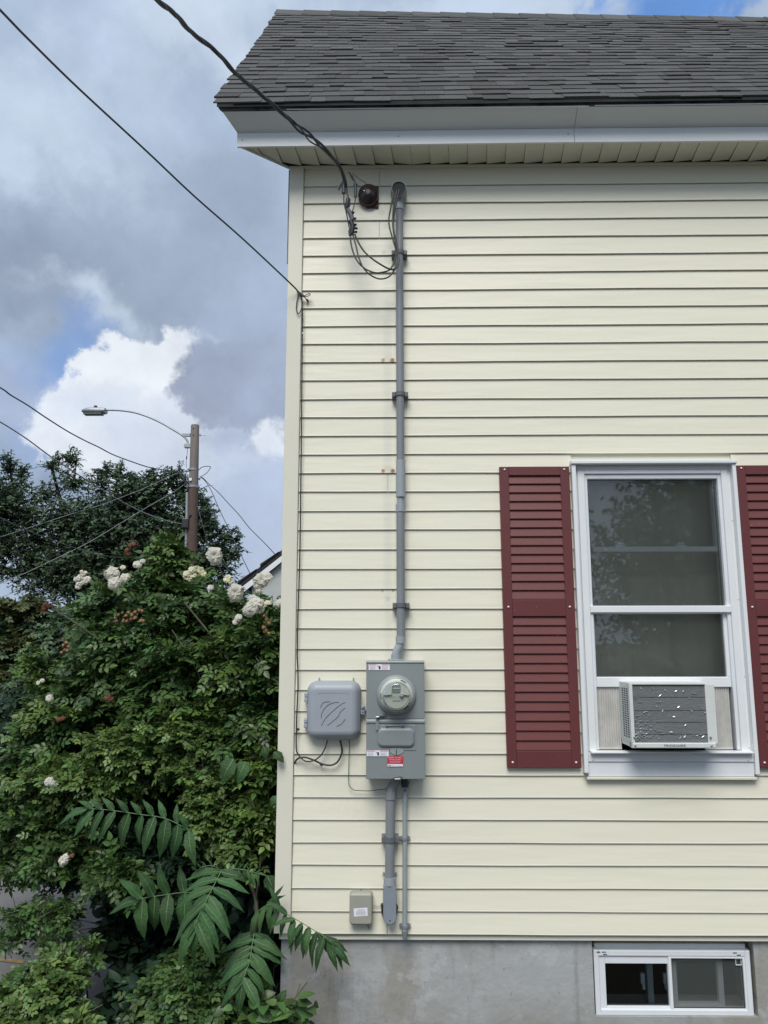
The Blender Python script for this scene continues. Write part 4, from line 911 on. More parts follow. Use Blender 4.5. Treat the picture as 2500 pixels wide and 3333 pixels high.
cx = lambda x, y, d=-.03: P(940+x/3.318, 2120+y/3.318, d)
cable('corner_cable', [ck(300,640,-.04), ck(350,760,-.035), ck(370,950,-.03), ck(385,1300,-.03), ck(385,1700,-.03), ck(380,2100,-.03), P(983,1200,-.03), P(980,1500,-.03), P(976,1800,-.03), P(970,2000,-.03), cx(92,0), cx(98,200), cx(99,400), cx(88,650), cx(82,850), cx(80,1000), cx(85,1080), cx(115,1130), cx(160,1175,-.04), cx(210,1190,-.05), cx(280,1175,-.05), cx(345,1125,-.05), cx(390,1050,-.045), cx(418,960,-.04)], .0034, M_BLK, 'black cable clipped down the edge of the corner board into the telecom box', 'cable')
cable('coax_cable', [cx(60,1215,.0), cx(90,1165,-.03), cx(140,1146,-.035), (cx(200,1150,-.035)), cx(280,1180,-.035), cx(360,1217,-.035), cx(450,1230,-.035), cx(520,1200,-.035), cx(562,1130,-.035), cx(575,1060,-.035), cx(555,960,-.035)], .0046, M_BLK, 'black cable looping below the telecom box back to the corner', 'cable')
cable('ground_wire', [cx(652,950,-.03), cx(655,1000,-.025), cx(651,1150,-.022), cx(647,1300,-.022), cx(648,1420,-.025), cx(665,1465,-.03), cx(710,1500,-.03), cx(760,1503,-.03), cx(860,1507,-.035), cx(960,1496,-.04), cx(1060,1484,-.05)], .0018, M_GREEN, 'thin green ground wire curving below the boxes', 'wire')
for (x, y, lab) in ((100, 838, 'black cable clip on the siding beside the telecom box'), (355, 1222, 'black cable clip on the loop below the telecom box')):
    s = MB(); s.tube([cx(x-14, y, -.03), cx(x+10, y+4, -.04)], .0048, 8); s.tube([cx(x, y+10, -.03), cx(x-6, y+24, -.03)], .0025, 6); s.build('cable_clip', M_BLK, None, lab, 'cable clip')
s = MB(); s.tube([ck(370,2030,-.034), ck(420,2070,-.034)], .0035, 6); s.build('cable_clip', M_LABEL, None, 'tiny white cable clip on the upper corner board cable', 'cable clip')

# ------------------------------------------------------------------ foliage machinery
LEAFM = dict(
 rose = mat('rose_leaf', (.064,.120,.034), .42, objrand=.55, attr=True, transl=.14, spec=.45),
 rosel = mat('young_rose_leaf', (.094,.158,.036), .45, objrand=.45, attr=True, transl=.18, spec=.4),
 small = mat('small_round_leaf', (.092,.150,.038), .45, objrand=.5, attr=True, transl=.16, spec=.4),
 dark = mat('shade_darkened_leaf', (.020,.046,.024), .5, objrand=.5, attr=True, transl=.15, spec=.35),  # leaf colour darkened so gaps in the bushes look deeply shaded
 far = mat('distant_tree_leaf', (.085,.135,.072), .6, objrand=.55, attr=True, transl=.25, spec=.3),
 yel = mat('yellowing_leaf', (.085,.10,.03), .55, objrand=.5, attr=True, transl=.3),
 ail = mat('long_leaflet', (.050,.112,.040), .5, objrand=.28, attr=True, transl=.15, spec=.25, col2=(.038,.090,.030), nscale=5, bump=.5, bscale=14),
 brownred = mat('withered_red_leaf', (.14,.045,.025), .8, objrand=.4, attr=True, transl=.2))
M_VEIN = mat('pale_midrib', (.12,.19,.09), .5)
M_STEM = mat('green_brown_stem', (.075,.085,.045), .7, col2=(.06,.045,.03), nscale=12)
M_WOOD = mat('dark_twig', (.016,.014,.012), .9)
def leaf(w=.30, n=3, droop=.16, fold=.07, at=(0,0,0), ang=0, L=1.0, tipw=0):
    """one folded leaf along +Y, n segments: list of verts, faces"""
    v = [(0,0,0)]; f = []
    mid = [0]; 
    for i in range(1, n+1):
        t = i/n; v.append((0, t, -droop*t*t)); mid.append(len(v)-1)
    lf = []; rt = []
    for i in range(1, n):
        t = i/n; ww = w*math.sin(PI*min(1, t**.8))**.8; z = -droop*t*t+fold*ww/w
        v.append((-ww, t-.06, z)); lf.append(len(v)-1); v.append((ww, t-.06, z)); rt.append(len(v)-1)
    f.append((mid[0], mid[1], lf[0])); f.append((mid[0], rt[0], mid[1]))
    for i in range(1, n-1): f.append((lf[i-1], mid[i], mid[i+1], lf[i])); f.append((mid[i], rt[i-1], rt[i], mid[i+1]))
    f.append((lf[-1], mid[n-1], mid[n])); f.append((mid[n-1], rt[-1], mid[n]))
    a = R(ang); c, s_ = math.cos(a), math.sin(a)
    vv = [((x*c+y*s_)*L+at[0], (-x*s_+y*c)*L+at[1], z*L+at[2]) for x, y, z in v]
    return vv, f
def tri(parts):
    V, F = [], []
    for v, f in parts:
        k = len(V); V += v
        for q in f:
            if len(q) == 3: F.append([i+k for i in q])
            else: F.append([q[0]+k, q[1]+k, q[2]+k]); F.append([q[0]+k, q[2]+k, q[3]+k])
    return np.array(V, dtype=float), np.array(F, dtype=np.int32)
stalk = ([(-.012,0,0),(.012,0,0),(.008,.8,-.05),(-.008,.8,-.05)], [(0,1,2,3)])
T_ROSE = tri([stalk, leaf(.30,3,.14,.08,(0,.78,-.05),0,.46), leaf(.30,3,.12,.08,(0,.62,-.03),62,.42), leaf(.30,3,.12,.08,(0,.62,-.03),-62,.42), leaf(.30,3,.12,.08,(0,.32,0),72,.34), leaf(.30,3,.12,.08,(0,.32,0),-72,.34)])
T_BIG = tri([leaf(.33,4,.25,.10)]); T_SM = tri([leaf(.33,3,.10,.10)])
T_TW = tri([leaf(.34,3,.1,.1,(0,.0,0),55,.5), leaf(.34,3,.1,.1,(0,.1,0),-50,.5), leaf(.34,3,.1,.1,(0,.35,0),35,.5), leaf(.34,3,.1,.1,(0,.5,0),-25,.5)])
T_FAR = tri([leaf(.38,2,.1,.12,(0,0,0),60,.55) if False else leaf(.36,3,.1,.12,(0,0,0),50,.6), leaf(.36,3,.1,.12,(0,.2,0),-45,.6)])
def unit(a): return a/np.maximum(np.linalg.norm(a, axis=-1, keepdims=True), 1e-9)
def frames(pos, dirv, nrm, size):
    y = unit(dirv); x = unit(np.cross(y, nrm)); z = np.cross(x, y)
    Mx = np.stack([x, y, z], axis=-1)*size[:, None, None]; return Mx
def scatter_mesh(name, T, pos, Mx, m, parent=None, kind='stuff', label=None, cat=None):
    V, F = T; n = len(pos)
    vs = np.einsum('nij,kj->nki', Mx, V)+pos[:, None, :]; vs = vs.reshape(-1, 3)
    fs = (F[None]+np.arange(n)[:, None, None]*len(V)).reshape(-1, 3)
    me = bpy.data.meshes.new(name); me.vertices.add(len(vs)); me.vertices.foreach_set('co', vs.ravel())
    me.loops.add(fs.size); me.loops.foreach_set('vertex_index', fs.ravel().astype(np.int32))
    me.polygons.add(len(fs)); me.polygons.foreach_set('loop_start', np.arange(0, fs.size, 3, dtype=np.int32)); me.polygons.foreach_set('loop_total', np.full(len(fs), 3, dtype=np.int32))
    me.polygons.foreach_set('use_smooth', np.ones(len(fs), dtype=bool))
    me.update(calc_edges=True)
    a = me.attributes.new('var', 'FLOAT', 'POINT'); a.data.foreach_set('value', np.repeat(RNG.random(n), len(V)).astype(np.float32))
    me.materials.append(m); o = bpy.data.objects.new(name, me); link(o, parent); return tag(o, label, cat, kind=kind)
def clump(u, v, ru, rv, y, ry, dens, size, per=9, up=.5, twig=.22, bias=.35):
    """leafy shoots filling an ellipsoid whose survey centre is (u, v) at depth y: returns leaf positions, directions, normals, sizes and shoot lines"""
    c = np.array(P(u, v, y)); sc = (DIST+y)/FPX; rad = np.array([ru*sc, ry, rv*sc])
    n = max(3, int(dens*ru*rv/1000)); 
    d = unit(RNG.normal(size=(n, 3))); r = RNG.random(n)**bias; start = c+d*rad*(r[:, None])
    out = unit(d*np.array([1, 1, 1])+RNG.normal(size=(n, 3))*.5+np.array([0, -.15, up]))
    ln = twig*(.6+.8*RNG.random(n)); P_, D_, N_, S_ = [], [], [], []; lines = []
    bend = np.array([0, 0, -1.0])
    for i in range(n):
        st = start[i]-out[i]*ln[i]*.5; k = per+RNG.integers(-2, 3); side = unit(np.cross(out[i], [0.1, .2, 1]))
        tt = (np.arange(k)+RNG.random(k)*.5+.6)/k
        pos = st+out[i]*(ln[i]*tt)[:, None]+bend*(ln[i]*.35*tt**2)[:, None]
        tng = unit(out[i]+bend*(.7*tt)[:, None]); sg = np.where(np.arange(k) % 2, 1, -1)[:, None]
        dv = unit(tng*.55+side*sg*.85+RNG.normal(size=(k, 3))*.30+np.array([0, -.05, -.12]))
        nm = unit(np.array([0, -.35, 1.0])+RNG.normal(size=(k, 3))*.42)
        P_.append(pos); D_.append(dv); N_.append(nm); S_.append(size*(.65+.6*RNG.random(k))*(1-.25*tt))
        lines.append((st-out[i]*.06, st+out[i]*ln[i]*.5+bend*ln[i]*.09, pos[-1]))
    return np.vstack(P_), np.vstack(D_), np.vstack(N_), np.hstack(S_), lines
def twigs(name, lines, r, m, parent):
    if not lines: return
    A = np.array(lines); n = len(A); k = 3; vs = []; 
    for j in range(3):
        t = unit(A[:, min(j+1, 2)]-A[:, max(j-1, 0)]); a = unit(np.cross(t, [0.3, .5, .8])); b = np.cross(t, a); rr = r*(1, .75, .4)[j]
        vs.append(np.stack([A[:, j]+(a*math.cos(2*PI*q/3)+b*math.sin(2*PI*q/3))*rr for q in range(3)], axis=1))
    V = np.concatenate(vs, axis=1)    # n,9,3
    F = []
    for j in range(2):
        for q in range(3):
            a_, b_ = j*3+q, j*3+(q+1) % 3; F += [(a_, b_, b_+3), (a_, b_+3, a_+3)]
    F = (np.array(F)[None]+np.arange(n)[:, None, None]*9).reshape(-1, 3)
    me = bpy.data.meshes.new(name); me.from_pydata(V.reshape(-1, 3).tolist(), [], F.tolist()); me.materials.append(m); me.update()
    o = bpy.data.objects.new(name, me); link(o, parent); return tag(o, kind='stuff')
def plant(root, groups, nparts=0, partname='leaf', twigr=.0022, wood=None):
    """groups: (template, material key, list of clump args). The nearest leaves become parts of their own."""
    bym = {}; lines = []
    for T, mk, cl in groups:
        for c in cl:
            p, d, n, s_, l = clump(*c); lines += l; bym.setdefault((id(T), mk), [T, []])[1].append((p, frames(p, d, n, s_)))
    allp = []
    for (tid, mk), (T, lst) in bym.items():
        pos = np.vstack([a for a, _ in lst]); Mx = np.vstack([b for _, b in lst]); keep = np.ones(len(pos), bool)
        keep &= ~((pos[:, 0] > -.60) & (pos[:, 1] > -.09) & (pos[:, 1] < 3.4)); keep &= pos[:, 2] > .015
        pos, Mx = pos[keep], Mx[keep]; allp.append((mk, T, pos, Mx))
    if nparts:
        tot = sum(len(a[2]) for a in allp); done = 0
        for i, (mk, T, pos, Mx) in enumerate(allp):
            q = int(nparts*len(pos)/tot); order = np.argsort(pos[:, 1]-.25*np.linalg.norm(Mx[:, :, 1], axis=1))[:q]
            me = bpy.data.meshes.new(partname); me.from_pydata(T[0].tolist(), [], T[1].tolist()); me.materials.append(LEAFM[mk]); me.polygons.foreach_set('use_smooth', [True]*len(T[1])); me.update()
            inv = PINV(root)
            for j in order:
                o = bpy.data.objects.new(partname, me); COL.objects.link(o); o.parent = root; w = np.eye(4); w[:3, :3] = Mx[j]; w[:3, 3] = pos[j]; o.matrix_parent_inverse = inv @ Matrix(w.tolist())
            m_ = np.ones(len(pos), bool); m_[order] = False; allp[i] = (mk, T, pos[m_], Mx[m_])
    for mk, T, pos, Mx in allp: scatter_mesh('foliage', T, pos, Mx, LEAFM[mk], root)
    twigs('twigs', lines, twigr, wood or M_STEM, root)

# ------------------------------------------------------------------ rose bush beside the corner
RO = empty('rose_bush', (-1.4, .9, 0), 'tall dense rose bush with white blooms crowding the house corner', 'rose bush')
A_ = .9
plant(RO, [
 (T_ROSE, 'rose', [(560,1830,60,75,1.0,.15,10.1,.115),(520,1930,110,60,1.0,.25,8.6,.12),(620,1990,180,95,.9,.3,7.0,.12),(390,1970,120,65,1.1,.25,7.0,.12),
   (300,2000,100,50,1.2,.2,6.2,.12),(480,2090,200,100,.9,.3,6.2,.12),(770,2000,80,70,.7,.2,7.0,.12),(868,2000,40,60,.5,.1,9.4,.12),(860,2120,60,100,.45,.15,8.6,.12),
   (700,2140,180,90,.7,.3,6.2,.12),(400,2190,170,80,.9,.3,6.2,.12),(600,2260,220,100,.8,.3,5.5,.13),(850,2290,60,120,.4,.15,7.8,.12),(270,2280,110,70,1.0,.2,7.0,.12),
   (190,2390,140,60,.9,.2,7.0,.12),(120,2480,120,60,.9,.2,7.0,.12),(780,2420,130,80,.5,.2,6.2,.12),(60,2640,110,80,.8,.2,7.0,.11),(180,2650,140,80,.7,.2,8.6,.105),(230,2740,130,60,.6,.2,7.0,.115),
   (60,2770,110,60,.8,.2,9,.10,8,.5,.14),(370,2850,90,40,.4,.15,8,.12,8,.5,.14),(270,2560,130,50,.8,.2,6.2,.11)]),
 (T_ROSE, 'rosel', [(125,2150,28,45,1.1,.06,14.0,.095),(150,2210,55,40,1.1,.1,10.9,.10),(560,1800,50,50,.95,.1,12.5,.11),(770,2110,70,60,.45,.12,12.5,.11),(560,2360,170,50,.55,.15,10.9,.10),
   (330,2500,190,50,.6,.15,10.1,.10),(680,2340,110,40,.5,.1,10.9,.105),(200,2310,120,30,.8,.12,10.9,.10),(880,2080,40,50,.4,.06,10.9,.10),(880,2470,60,40,.25,.08,9.4,.11),(865,2670,50,50,.15,.08,12.5,.11)]),
 (T_TW, 'small', [(440,2420,190,40,.55,.2,26,.062,8,.5,.15),(640,2390,140,45,.5,.2,26,.062,8,.5,.15),(250,2530,210,30,.55,.2,26,.062,8,.5,.15),(620,2480,80,40,.45,.2,20,.062,8,.5,.14),(700,2560,90,55,.35,.15,28,.068,8,.5,.15),
   (740,2640,110,45,.25,.12,30,.068,8,.5,.14),(680,2700,50,25,.2,.08,26,.075,8,.5,.12),(790,2690,60,25,.2,.08,26,.068,8,.5,.12),(770,2770,40,30,.12,.06,28,.075,8,.3,.12),(60,2550,110,40,.8,.2,20,.07,8,.5,.15)]),
], 290, 'leaf', .0022)
# arching canes that show against the leaves
for k_, pts in enumerate(([(700,2330,.7),(640,2180,.5),(560,2050,.55)],[(720,2110,.4),(665,2040,.35),(600,1960,.5)],[(360,2110,.7),(250,2030,.65),(180,1985,.75)],[(810,2640,.2),(850,2560,.2),(880,2490,.2)],
    [(560,2800,1.0),(600,2500,1.1),(570,2100,1.1),(560,1760,1.0)],[(300,2900,.9),(330,2500,1.2),(300,2100,1.2)],[(740,2900,.9),(790,2400,.8),(760,2000,.75),(700,1810,.7)],[(880,2900,.5),(870,2400,.5),(850,1960,.5)])):
    s = MB(); p = smoothpath([P(*q) for q in pts], 6); s.tube(p, [.0065*(1-.5*i/len(p)) for i in range(len(p))], 6); s.build('cane', M_STEM, RO)
for (gx, gy) in ((-1.2,.8),(-1.0,.7)):
    s = MB(); s.tube([(gx, gy, -.02), (gx+.05, gy, .6), (gx-.06, gy+.03, 1.3)], [.014,.011,.008], 7); s.build('cane', M_STEM, RO)
# blooms
M_PET = mat('white_petal', (.74,.73,.66), .55, objrand=.10, transl=.35, col2=(.66,.62,.52), nscale=25, namt=.8)
M_PETC = mat('cream_petal', (.66,.63,.44), .55, objrand=.12, transl=.3)
M_PETB = mat('withered_petal', (.33,.20,.11), .85, objrand=.35, transl=.15, col2=(.20,.10,.05), nscale=40)
M_PETR = mat('dead_brown_petal', (.12,.045,.025), .9, objrand=.3)
def bloom_mesh(name, m, rings, rad, curl, seed, ragged=.25):
    rg = random.Random(seed); s = MB()
    for k, (n, tilt, ln) in enumerate(rings):
        for i in range(n):
            a = 2*PI*(i+rg.random()*.5)/n+k*.7; L_ = ln*(1+rg.uniform(-ragged, ragged)); wd = L_*rg.uniform(.5, .7); tl = tilt+rg.uniform(-.2, .2)
            ca, sa = math.cos(a), math.sin(a); vs = []
            for j, t in enumerate((.05, .5, .85, 1.05)):
                th = tl-curl*t*t; x = t*L_*math.cos(th); z = t*L_*math.sin(th)
                hw = wd*(.25, .85, 1.0, .55)[j]
                for q in (-1, 0, 1):
                    zz = z+(abs(q)*.22*wd)*(1 if j < 3 else .6)+rg.uniform(-.04, .04)*L_; yy = q*hw; vs.append((x*ca-yy*sa, x*sa+yy*ca, zz+.0))
            f = []
            for j in range(3):
                for q in range(2): f.append((j*3+q, j*3+q+1, j*3+q+4, j*3+q+3))
            s.add([(x*rad, y*rad, z*rad) for x, y, z in vs], f, True)
    me = bpy.data.meshes.new(name); me.from_pydata(s.v, [], s.f); me.materials.append(m); me.polygons.foreach_set('use_smooth', s.sm); me.update(); return me
full_r = [(7,.15,1.0),(7,.45,.92),(6,.75,.78),(6,1.0,.62),(5,1.25,.45)]
B_W = [bloom_mesh('rose_bloom', M_PET, full_r, 1, .7, s_) for s_ in (1, 2)]
B_C = [bloom_mesh('rose_bud', M_PETC, [(5,.5,.9),(5,.9,.8),(4,1.2,.6)], 1, .6, 3)]
B_B = [bloom_mesh('withered_bloom', M_PETB, [(6,.0,.9),(6,.6,.8),(5,1.1,.6)], 1, 1.6, 4, .5), bloom_mesh('withered_bloom', M_PETB, [(5,.3,.9),(5,.9,.7),(4,1.2,.5)], 1, 1.9, 6, .5)]
B_R = [bloom_mesh('dead_bloom', M_PETR, [(6,.0,.9),(6,.6,.8),(5,1.1,.6)], 1, 1.5, 5, .5)]
inv = PINV(RO)
def bloom(meshes, u, v, r, y, tilt=None):
    me = random.choice(meshes); o = bpy.data.objects.new(me.name.split('.')[0], me); COL.objects.link(o); o.parent = RO
    y = y-.33; c = P(u, v, y); sc = .95*r*(DIST+y)/FPX; ax = Vector((random.uniform(-.5,.5), -1, random.uniform(.1,.9))).normalized() if tilt is None else Vector(tilt).normalized()
    q = ax.to_track_quat('Z', 'Y').to_matrix().to_4x4(); o.matrix_parent_inverse = inv @ Matrix.Translation(c) @ q @ Matrix.Rotation(random.uniform(0, 6), 4, 'Z') @ Matrix.Scale(sc, 4)
for (u, v, r, y) in ((697,1808,29,.62),(765,1928,28,.55),(365,1862,25,.9),(372,1892,24,.88),(407,1878,17,.9),(448,1836,15,.95),(462,1826,10,.95),(820,1972,26,.40),(835,1960,22,.40),(808,1985,20,.42),(848,1978,17,.42),(825,1950,18,.42),
                     (850,1888,24,.5),(868,1880,18,.5),(838,1900,16,.5),(842,1918,12,.5),(262,1878,14,1.0),(276,1890,14,1.0),(258,1896,13,1.0),(285,1884,12,1.0),(270,1868,10,1.0),(255,1908,11,1.0),(250,1885,10,1.0),
                     (684,1912,11,.5),(775,2010,14,.5),(765,2024,9,.5),(160,2272,12,.9),(136,2214,8,.9),(160,2541,14,.55),(168,2549,9,.55),(205,2800,15,.45),(214,2790,10,.45),(910,1960,14,.35)):
    bloom(B_W, u, v, r, y)
for (u, v, r, y) in ((610,1868,13,.7),(624,1855,13,.7),(640,1852,12,.7),(655,1858,12,.7),(662,1868,10,.7),(616,1884,11,.7),(604,1878,10,.7),(628,1870,12,.7),(740,1884,13,.6),(752,1892,10,.6),(400,1848,9,.9),(392,1890,9,.9),(265,1860,6,1.0),(868,1965,12,.42),(278,1864,6,1.0),(125,2222,7,.9)):
    bloom(B_C, u, v, r, y)
for (u, v) in ((375,2010),(386,2000),(398,1995),(408,2004),(418,1992),(428,2000),(440,1993),(452,1985),(462,1988),(400,2020),(412,2022),(425,2015),(440,2010),(380,2022),(458,2018),(465,2022),(205,2100),(215,2092),(222,2104),(210,2115),(200,2124),(218,2118),
               (860,2005),(868,2015),(876,2026),(858,2040),(866,2052),(874,2060),(860,2056),(225,2790),(235,2785),(218,2782),(195,2795)):
    bloom(B_B, u, v, random.uniform(7, 10), .62 if u < 500 else .40)
for (u, v) in ((148,1965),(158,1972),(145,1978),(425,1775),(435,1770),(412,1790),(418,1802),(355,2268),(362,2275),(345,2272),(192,2340),(205,2338),(745,2310)):
    bloom(B_R, u, v, random.uniform(9, 13), .8)

# ------------------------------------------------------------------ other shrubs
sh1 = empty('low_shrub', (-1.75, -.1, 0), 'low small leaved shrub spreading over the road edge, lower left', 'shrub')
plant(sh1, [(T_TW, 'small', [(80,3240,110,45,.1,.15,26,.075,8,.5,.12),(190,3200,60,50,.0,.15,28,.072,8,.5,.12),(40,3310,90,40,-.1,.12,24,.08,8,.4,.12),(190,3120,45,20,.1,.1,22,.07,8,.4,.10),(260,3320,30,20,-.2,.08,26,.08,8,.2,.10)]),
            (T_TW, 'rose', [(200,3290,60,50,-.05,.12,24,.075,8,.4,.12),(60,3280,90,50,.1,.1,18,.08,8,.4,.12),(140,3170,60,40,.15,.1,14,.075,8,.4,.12)]), (T_ROSE, 'rose', [(150,2960,80,30,.4,.12,11,.09,7,.3,.11),(60,2980,30,22,.4,.08,14,.09,7,.3,.10),(200,3000,40,30,.45,.08,14,.09,7,.3,.10),(15,3060,12,15,.3,.05,30,.10,6,.2,.10),(260,3090,40,40,.3,.08,8,.085,7,.3,.10),(170,3050,25,25,.3,.05,12,.085,6,.2,.10)])], 200)
s = MB()
for pts in ([(430,3060,.7),(350,3020,.5),(290,3000,.42),(190,2985,.4)], [(420,3040,.75),(330,3024,.5),(290,3022,.42),(245,3032,.4)], [(120,3500,.1),(140,3200,.1),(130,3000,.3)], [(300,3330,.0),(280,3180,.2),(300,3050,.3)]):
    p = smoothpath([P(*q) for q in pts], 5); s.tube(p, [.0045*(1-.6*i/len(p)) for i in range(len(p))], 6)
s.build('branches', M_WOOD, sh1, kind='stuff')
sh2 = empty('ground_shrub', (-1.0, -.1, 0), 'dark leafy shrub at ground level in front of the foundation corner', 'shrub')
plant(sh2, [(T_TW, 'rose', [(640,3150,80,60,.1,.12,26,.075,8),(600,3240,110,90,.05,.15,28,.075,8),(680,3260,110,80,0,.12,26,.075,8),(610,3320,130,50,-.05,.12,26,.08,8)]),
            (T_BIG, 'rose', [(860,3270,70,60,-.05,.08,8,.09,6),(930,3290,45,45,-.16,.05,8,.09,6),(780,3300,100,60,-.05,.1,10,.085,6)]),
            (T_BIG, 'dark', [(510,3230,60,60,.2,.12,14,.10,6,.5,.12),(380,3260,30,60,.3,.1,9,.10,6,.4,.10),(450,3310,40,25,.1,.1,14,.10,6,.5,.10)])], 100)
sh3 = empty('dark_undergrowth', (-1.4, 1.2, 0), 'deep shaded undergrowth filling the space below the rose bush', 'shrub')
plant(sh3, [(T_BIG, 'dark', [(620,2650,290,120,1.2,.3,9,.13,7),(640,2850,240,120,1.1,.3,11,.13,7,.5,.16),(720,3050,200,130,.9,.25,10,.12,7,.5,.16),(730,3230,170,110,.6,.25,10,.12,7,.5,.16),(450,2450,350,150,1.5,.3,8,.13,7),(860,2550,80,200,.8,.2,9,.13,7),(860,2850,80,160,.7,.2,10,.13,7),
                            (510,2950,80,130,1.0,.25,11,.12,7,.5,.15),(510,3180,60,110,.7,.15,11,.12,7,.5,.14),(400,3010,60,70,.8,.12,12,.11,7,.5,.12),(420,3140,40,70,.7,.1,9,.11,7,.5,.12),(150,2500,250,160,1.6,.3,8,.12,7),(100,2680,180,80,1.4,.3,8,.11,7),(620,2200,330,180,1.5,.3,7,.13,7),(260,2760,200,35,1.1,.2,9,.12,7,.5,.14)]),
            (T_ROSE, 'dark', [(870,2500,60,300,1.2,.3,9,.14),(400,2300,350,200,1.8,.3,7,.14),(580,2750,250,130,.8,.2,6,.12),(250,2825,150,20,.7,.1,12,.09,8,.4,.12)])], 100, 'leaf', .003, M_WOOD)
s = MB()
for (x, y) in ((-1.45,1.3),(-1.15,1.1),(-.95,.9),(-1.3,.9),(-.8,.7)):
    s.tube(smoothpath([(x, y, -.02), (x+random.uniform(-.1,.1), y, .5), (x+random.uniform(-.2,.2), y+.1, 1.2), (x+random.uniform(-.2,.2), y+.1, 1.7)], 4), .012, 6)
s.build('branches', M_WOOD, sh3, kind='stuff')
hg = empty('background_hedge', tuple(G(60, 2700)*1.0), 'dark shaded hedge with yellowing top, far left behind the rose bush', 'hedge')
plant(hg, [(T_TW, 'far', [(60,2100,170,110,6,.8,26,.19,8,.5,.4),(-80,2150,200,140,6,.8,24,.19,8,.5,.4),(200,2150,160,140,6,.8,24,.19,8,.5,.4),(350,2050,160,110,6.5,.8,22,.19,8,.5,.4),(80,2350,240,200,6,.8,22,.19,8,.5,.4),(350,2350,240,200,6,.8,20,.19,8,.5,.4),(-100,2560,180,90,6,.6,18,.19,8,.5,.3),(600,2150,220,160,7,.8,20,.19,8,.5,.4),(780,2150,120,120,7,.8,16,.19,8,.5,.4),(150,2540,200,90,6,.5,18,.19,8,.5,.3)]),
           (T_TW, 'yel', [(40,1975,60,22,5.6,.3,22,.14,7,.5,.25),(115,1970,35,28,5.6,.3,26,.14,7,.5,.25),(10,1990,40,20,5.6,.3,26,.14,7,.5,.25),(60,2080,60,40,5.3,.2,8,.13,6,.5,.25),(40,2180,60,40,5.3,.2,5,.13,6,.5,.25)])], 0, 'leaf', .006, M_WOOD)
s = MB()
for x in np.linspace(-4.6, -1.2, 9): s.tube([(x, 6.2, -.05), (x+.2, 6.2, 1.2), (x-.1, 6.1, 2.2)], [.05,.035,.015], 6)
s.build('stems', M_WOOD, hg, kind='stuff')

# ------------------------------------------------------------------ tree-of-heaven saplings with long compound leaves
AI = empty('sapling', (-.78, -.05, 0), 'young weed tree with long feather shaped leaves in front of the house corner', 'sapling')
s = MB(); p = smoothpath([(-.80,.10,-.02),(-.78,.06,.35),P(822,3060,.0),P(835,2950,.05),P(815,2880,.1),P(770,2820,.1)], 5); s.tube(p, [.013-.006*i/len(p) for i in range(len(p))], 8); s.build('stem', M_STEM, AI)
s = MB(); p = smoothpath([P(828,2960,.05),P(850,2750,.1),P(820,2600,.15)], 5); s.tube(p, .005, 6); s.build('stem', M_STEM, AI)
def leaflet_mesh(seed):
    rg = random.Random(seed); s = MB(); n = 7; s.mi = 0
    L_, Rr, Mm = [], [], []
    for i in range(n+1):
        t = i/n; w_ = (.155*math.sin(PI*t**.72)**.85 if 0 < t < 1 else 0); tooth = 1+(.10 if i % 2 else -.03); z = -.34*t*t-.02*math.sin(t*9); sw = .05*t*t*(1 if seed % 2 else -1)
        Mm.append((sw, t, z)); L_.append((sw-w_*tooth, t-.03, z+.035*(w_/.15)+rg.uniform(-.008,.008))); Rr.append((sw+w_*tooth, t-.03, z+.035*(w_/.15)+rg.uniform(-.016,.016)))
    V = Mm+L_+Rr; f = []
    for i in range(n):
        a, b = i, i+1; f.append((a, b, n+1+b, n+1+a)); f.append((a, 2*(n+1)+a, 2*(n+1)+b, b))
    s.add(V, f, True); s.mi = 1
    for i in range(n-1):
        x0, y0, z0 = Mm[i]; x1, y1, z1 = Mm[i+1]; w0, w1 = .010*(1-i/n), .010*(1-(i+1)/n)
        s.add([(x0-w0, y0, z0+.004), (x0+w0, y0, z0+.004), (x1+w1, y1, z1+.004), (x1-w1, y1, z1+.004)], [(0,1,2,3)])
    me = bpy.data.meshes.new('leaflet'); me.from_pydata(s.v, [], s.f); me.materials.append(LEAFM['ail']); me.materials.append(M_VEIN); me.polygons.foreach_set('material_index', s.m); me.polygons.foreach_set('use_smooth', s.sm); me.update(); return me
LM = [leaflet_mesh(i) for i in range(5)]
def frond(axis, items, lenpx, y, wscale=1.0):
    wscale *= .8
    """axis: survey points of the leaf stalk; items: (t, angle in degrees as it appears, length factor)"""
    ap = smoothpath([P(*q) for q in axis], 8); s = MB(); s.tube(ap, [.0030*(1-.6*i/len(ap)) for i in range(len(ap))], 6)
    fr = s.build('leaf_stalk', M_VEIN, AI); inv_ = PINV(fr); m_ = len(ap)-1; sc = (DIST+y)/FPX
    for (t, ang, lf) in items:
        q = t*m_; i = min(int(q), m_-1); c = ap[i].lerp(ap[i+1], q-i); a = R(ang+random.uniform(-9, 9)); L_ = lenpx*lf*sc*random.uniform(.86, 1.10)
        dv = Vector((math.cos(a), random.uniform(-.45, -.05), -math.sin(a)+.10)).normalized(); nm = Vector((random.uniform(-.35,.35)+.25*math.cos(a), -.8, .95+random.uniform(-.25,.25)))
        x = dv.cross(nm).normalized(); z = x.cross(dv)
        Mx = Matrix(((x.x*L_*wscale, dv.x*L_, z.x*L_, c.x), (x.y*L_*wscale, dv.y*L_, z.y*L_, c.y), (x.z*L_*wscale, dv.z*L_, z.z*L_, c.z), (0,0,0,1)))
        o = bpy.data.objects.new('leaflet', random.choice(LM)); COL.objects.link(o); o.parent = fr; o.matrix_parent_inverse = inv_ @ Mx
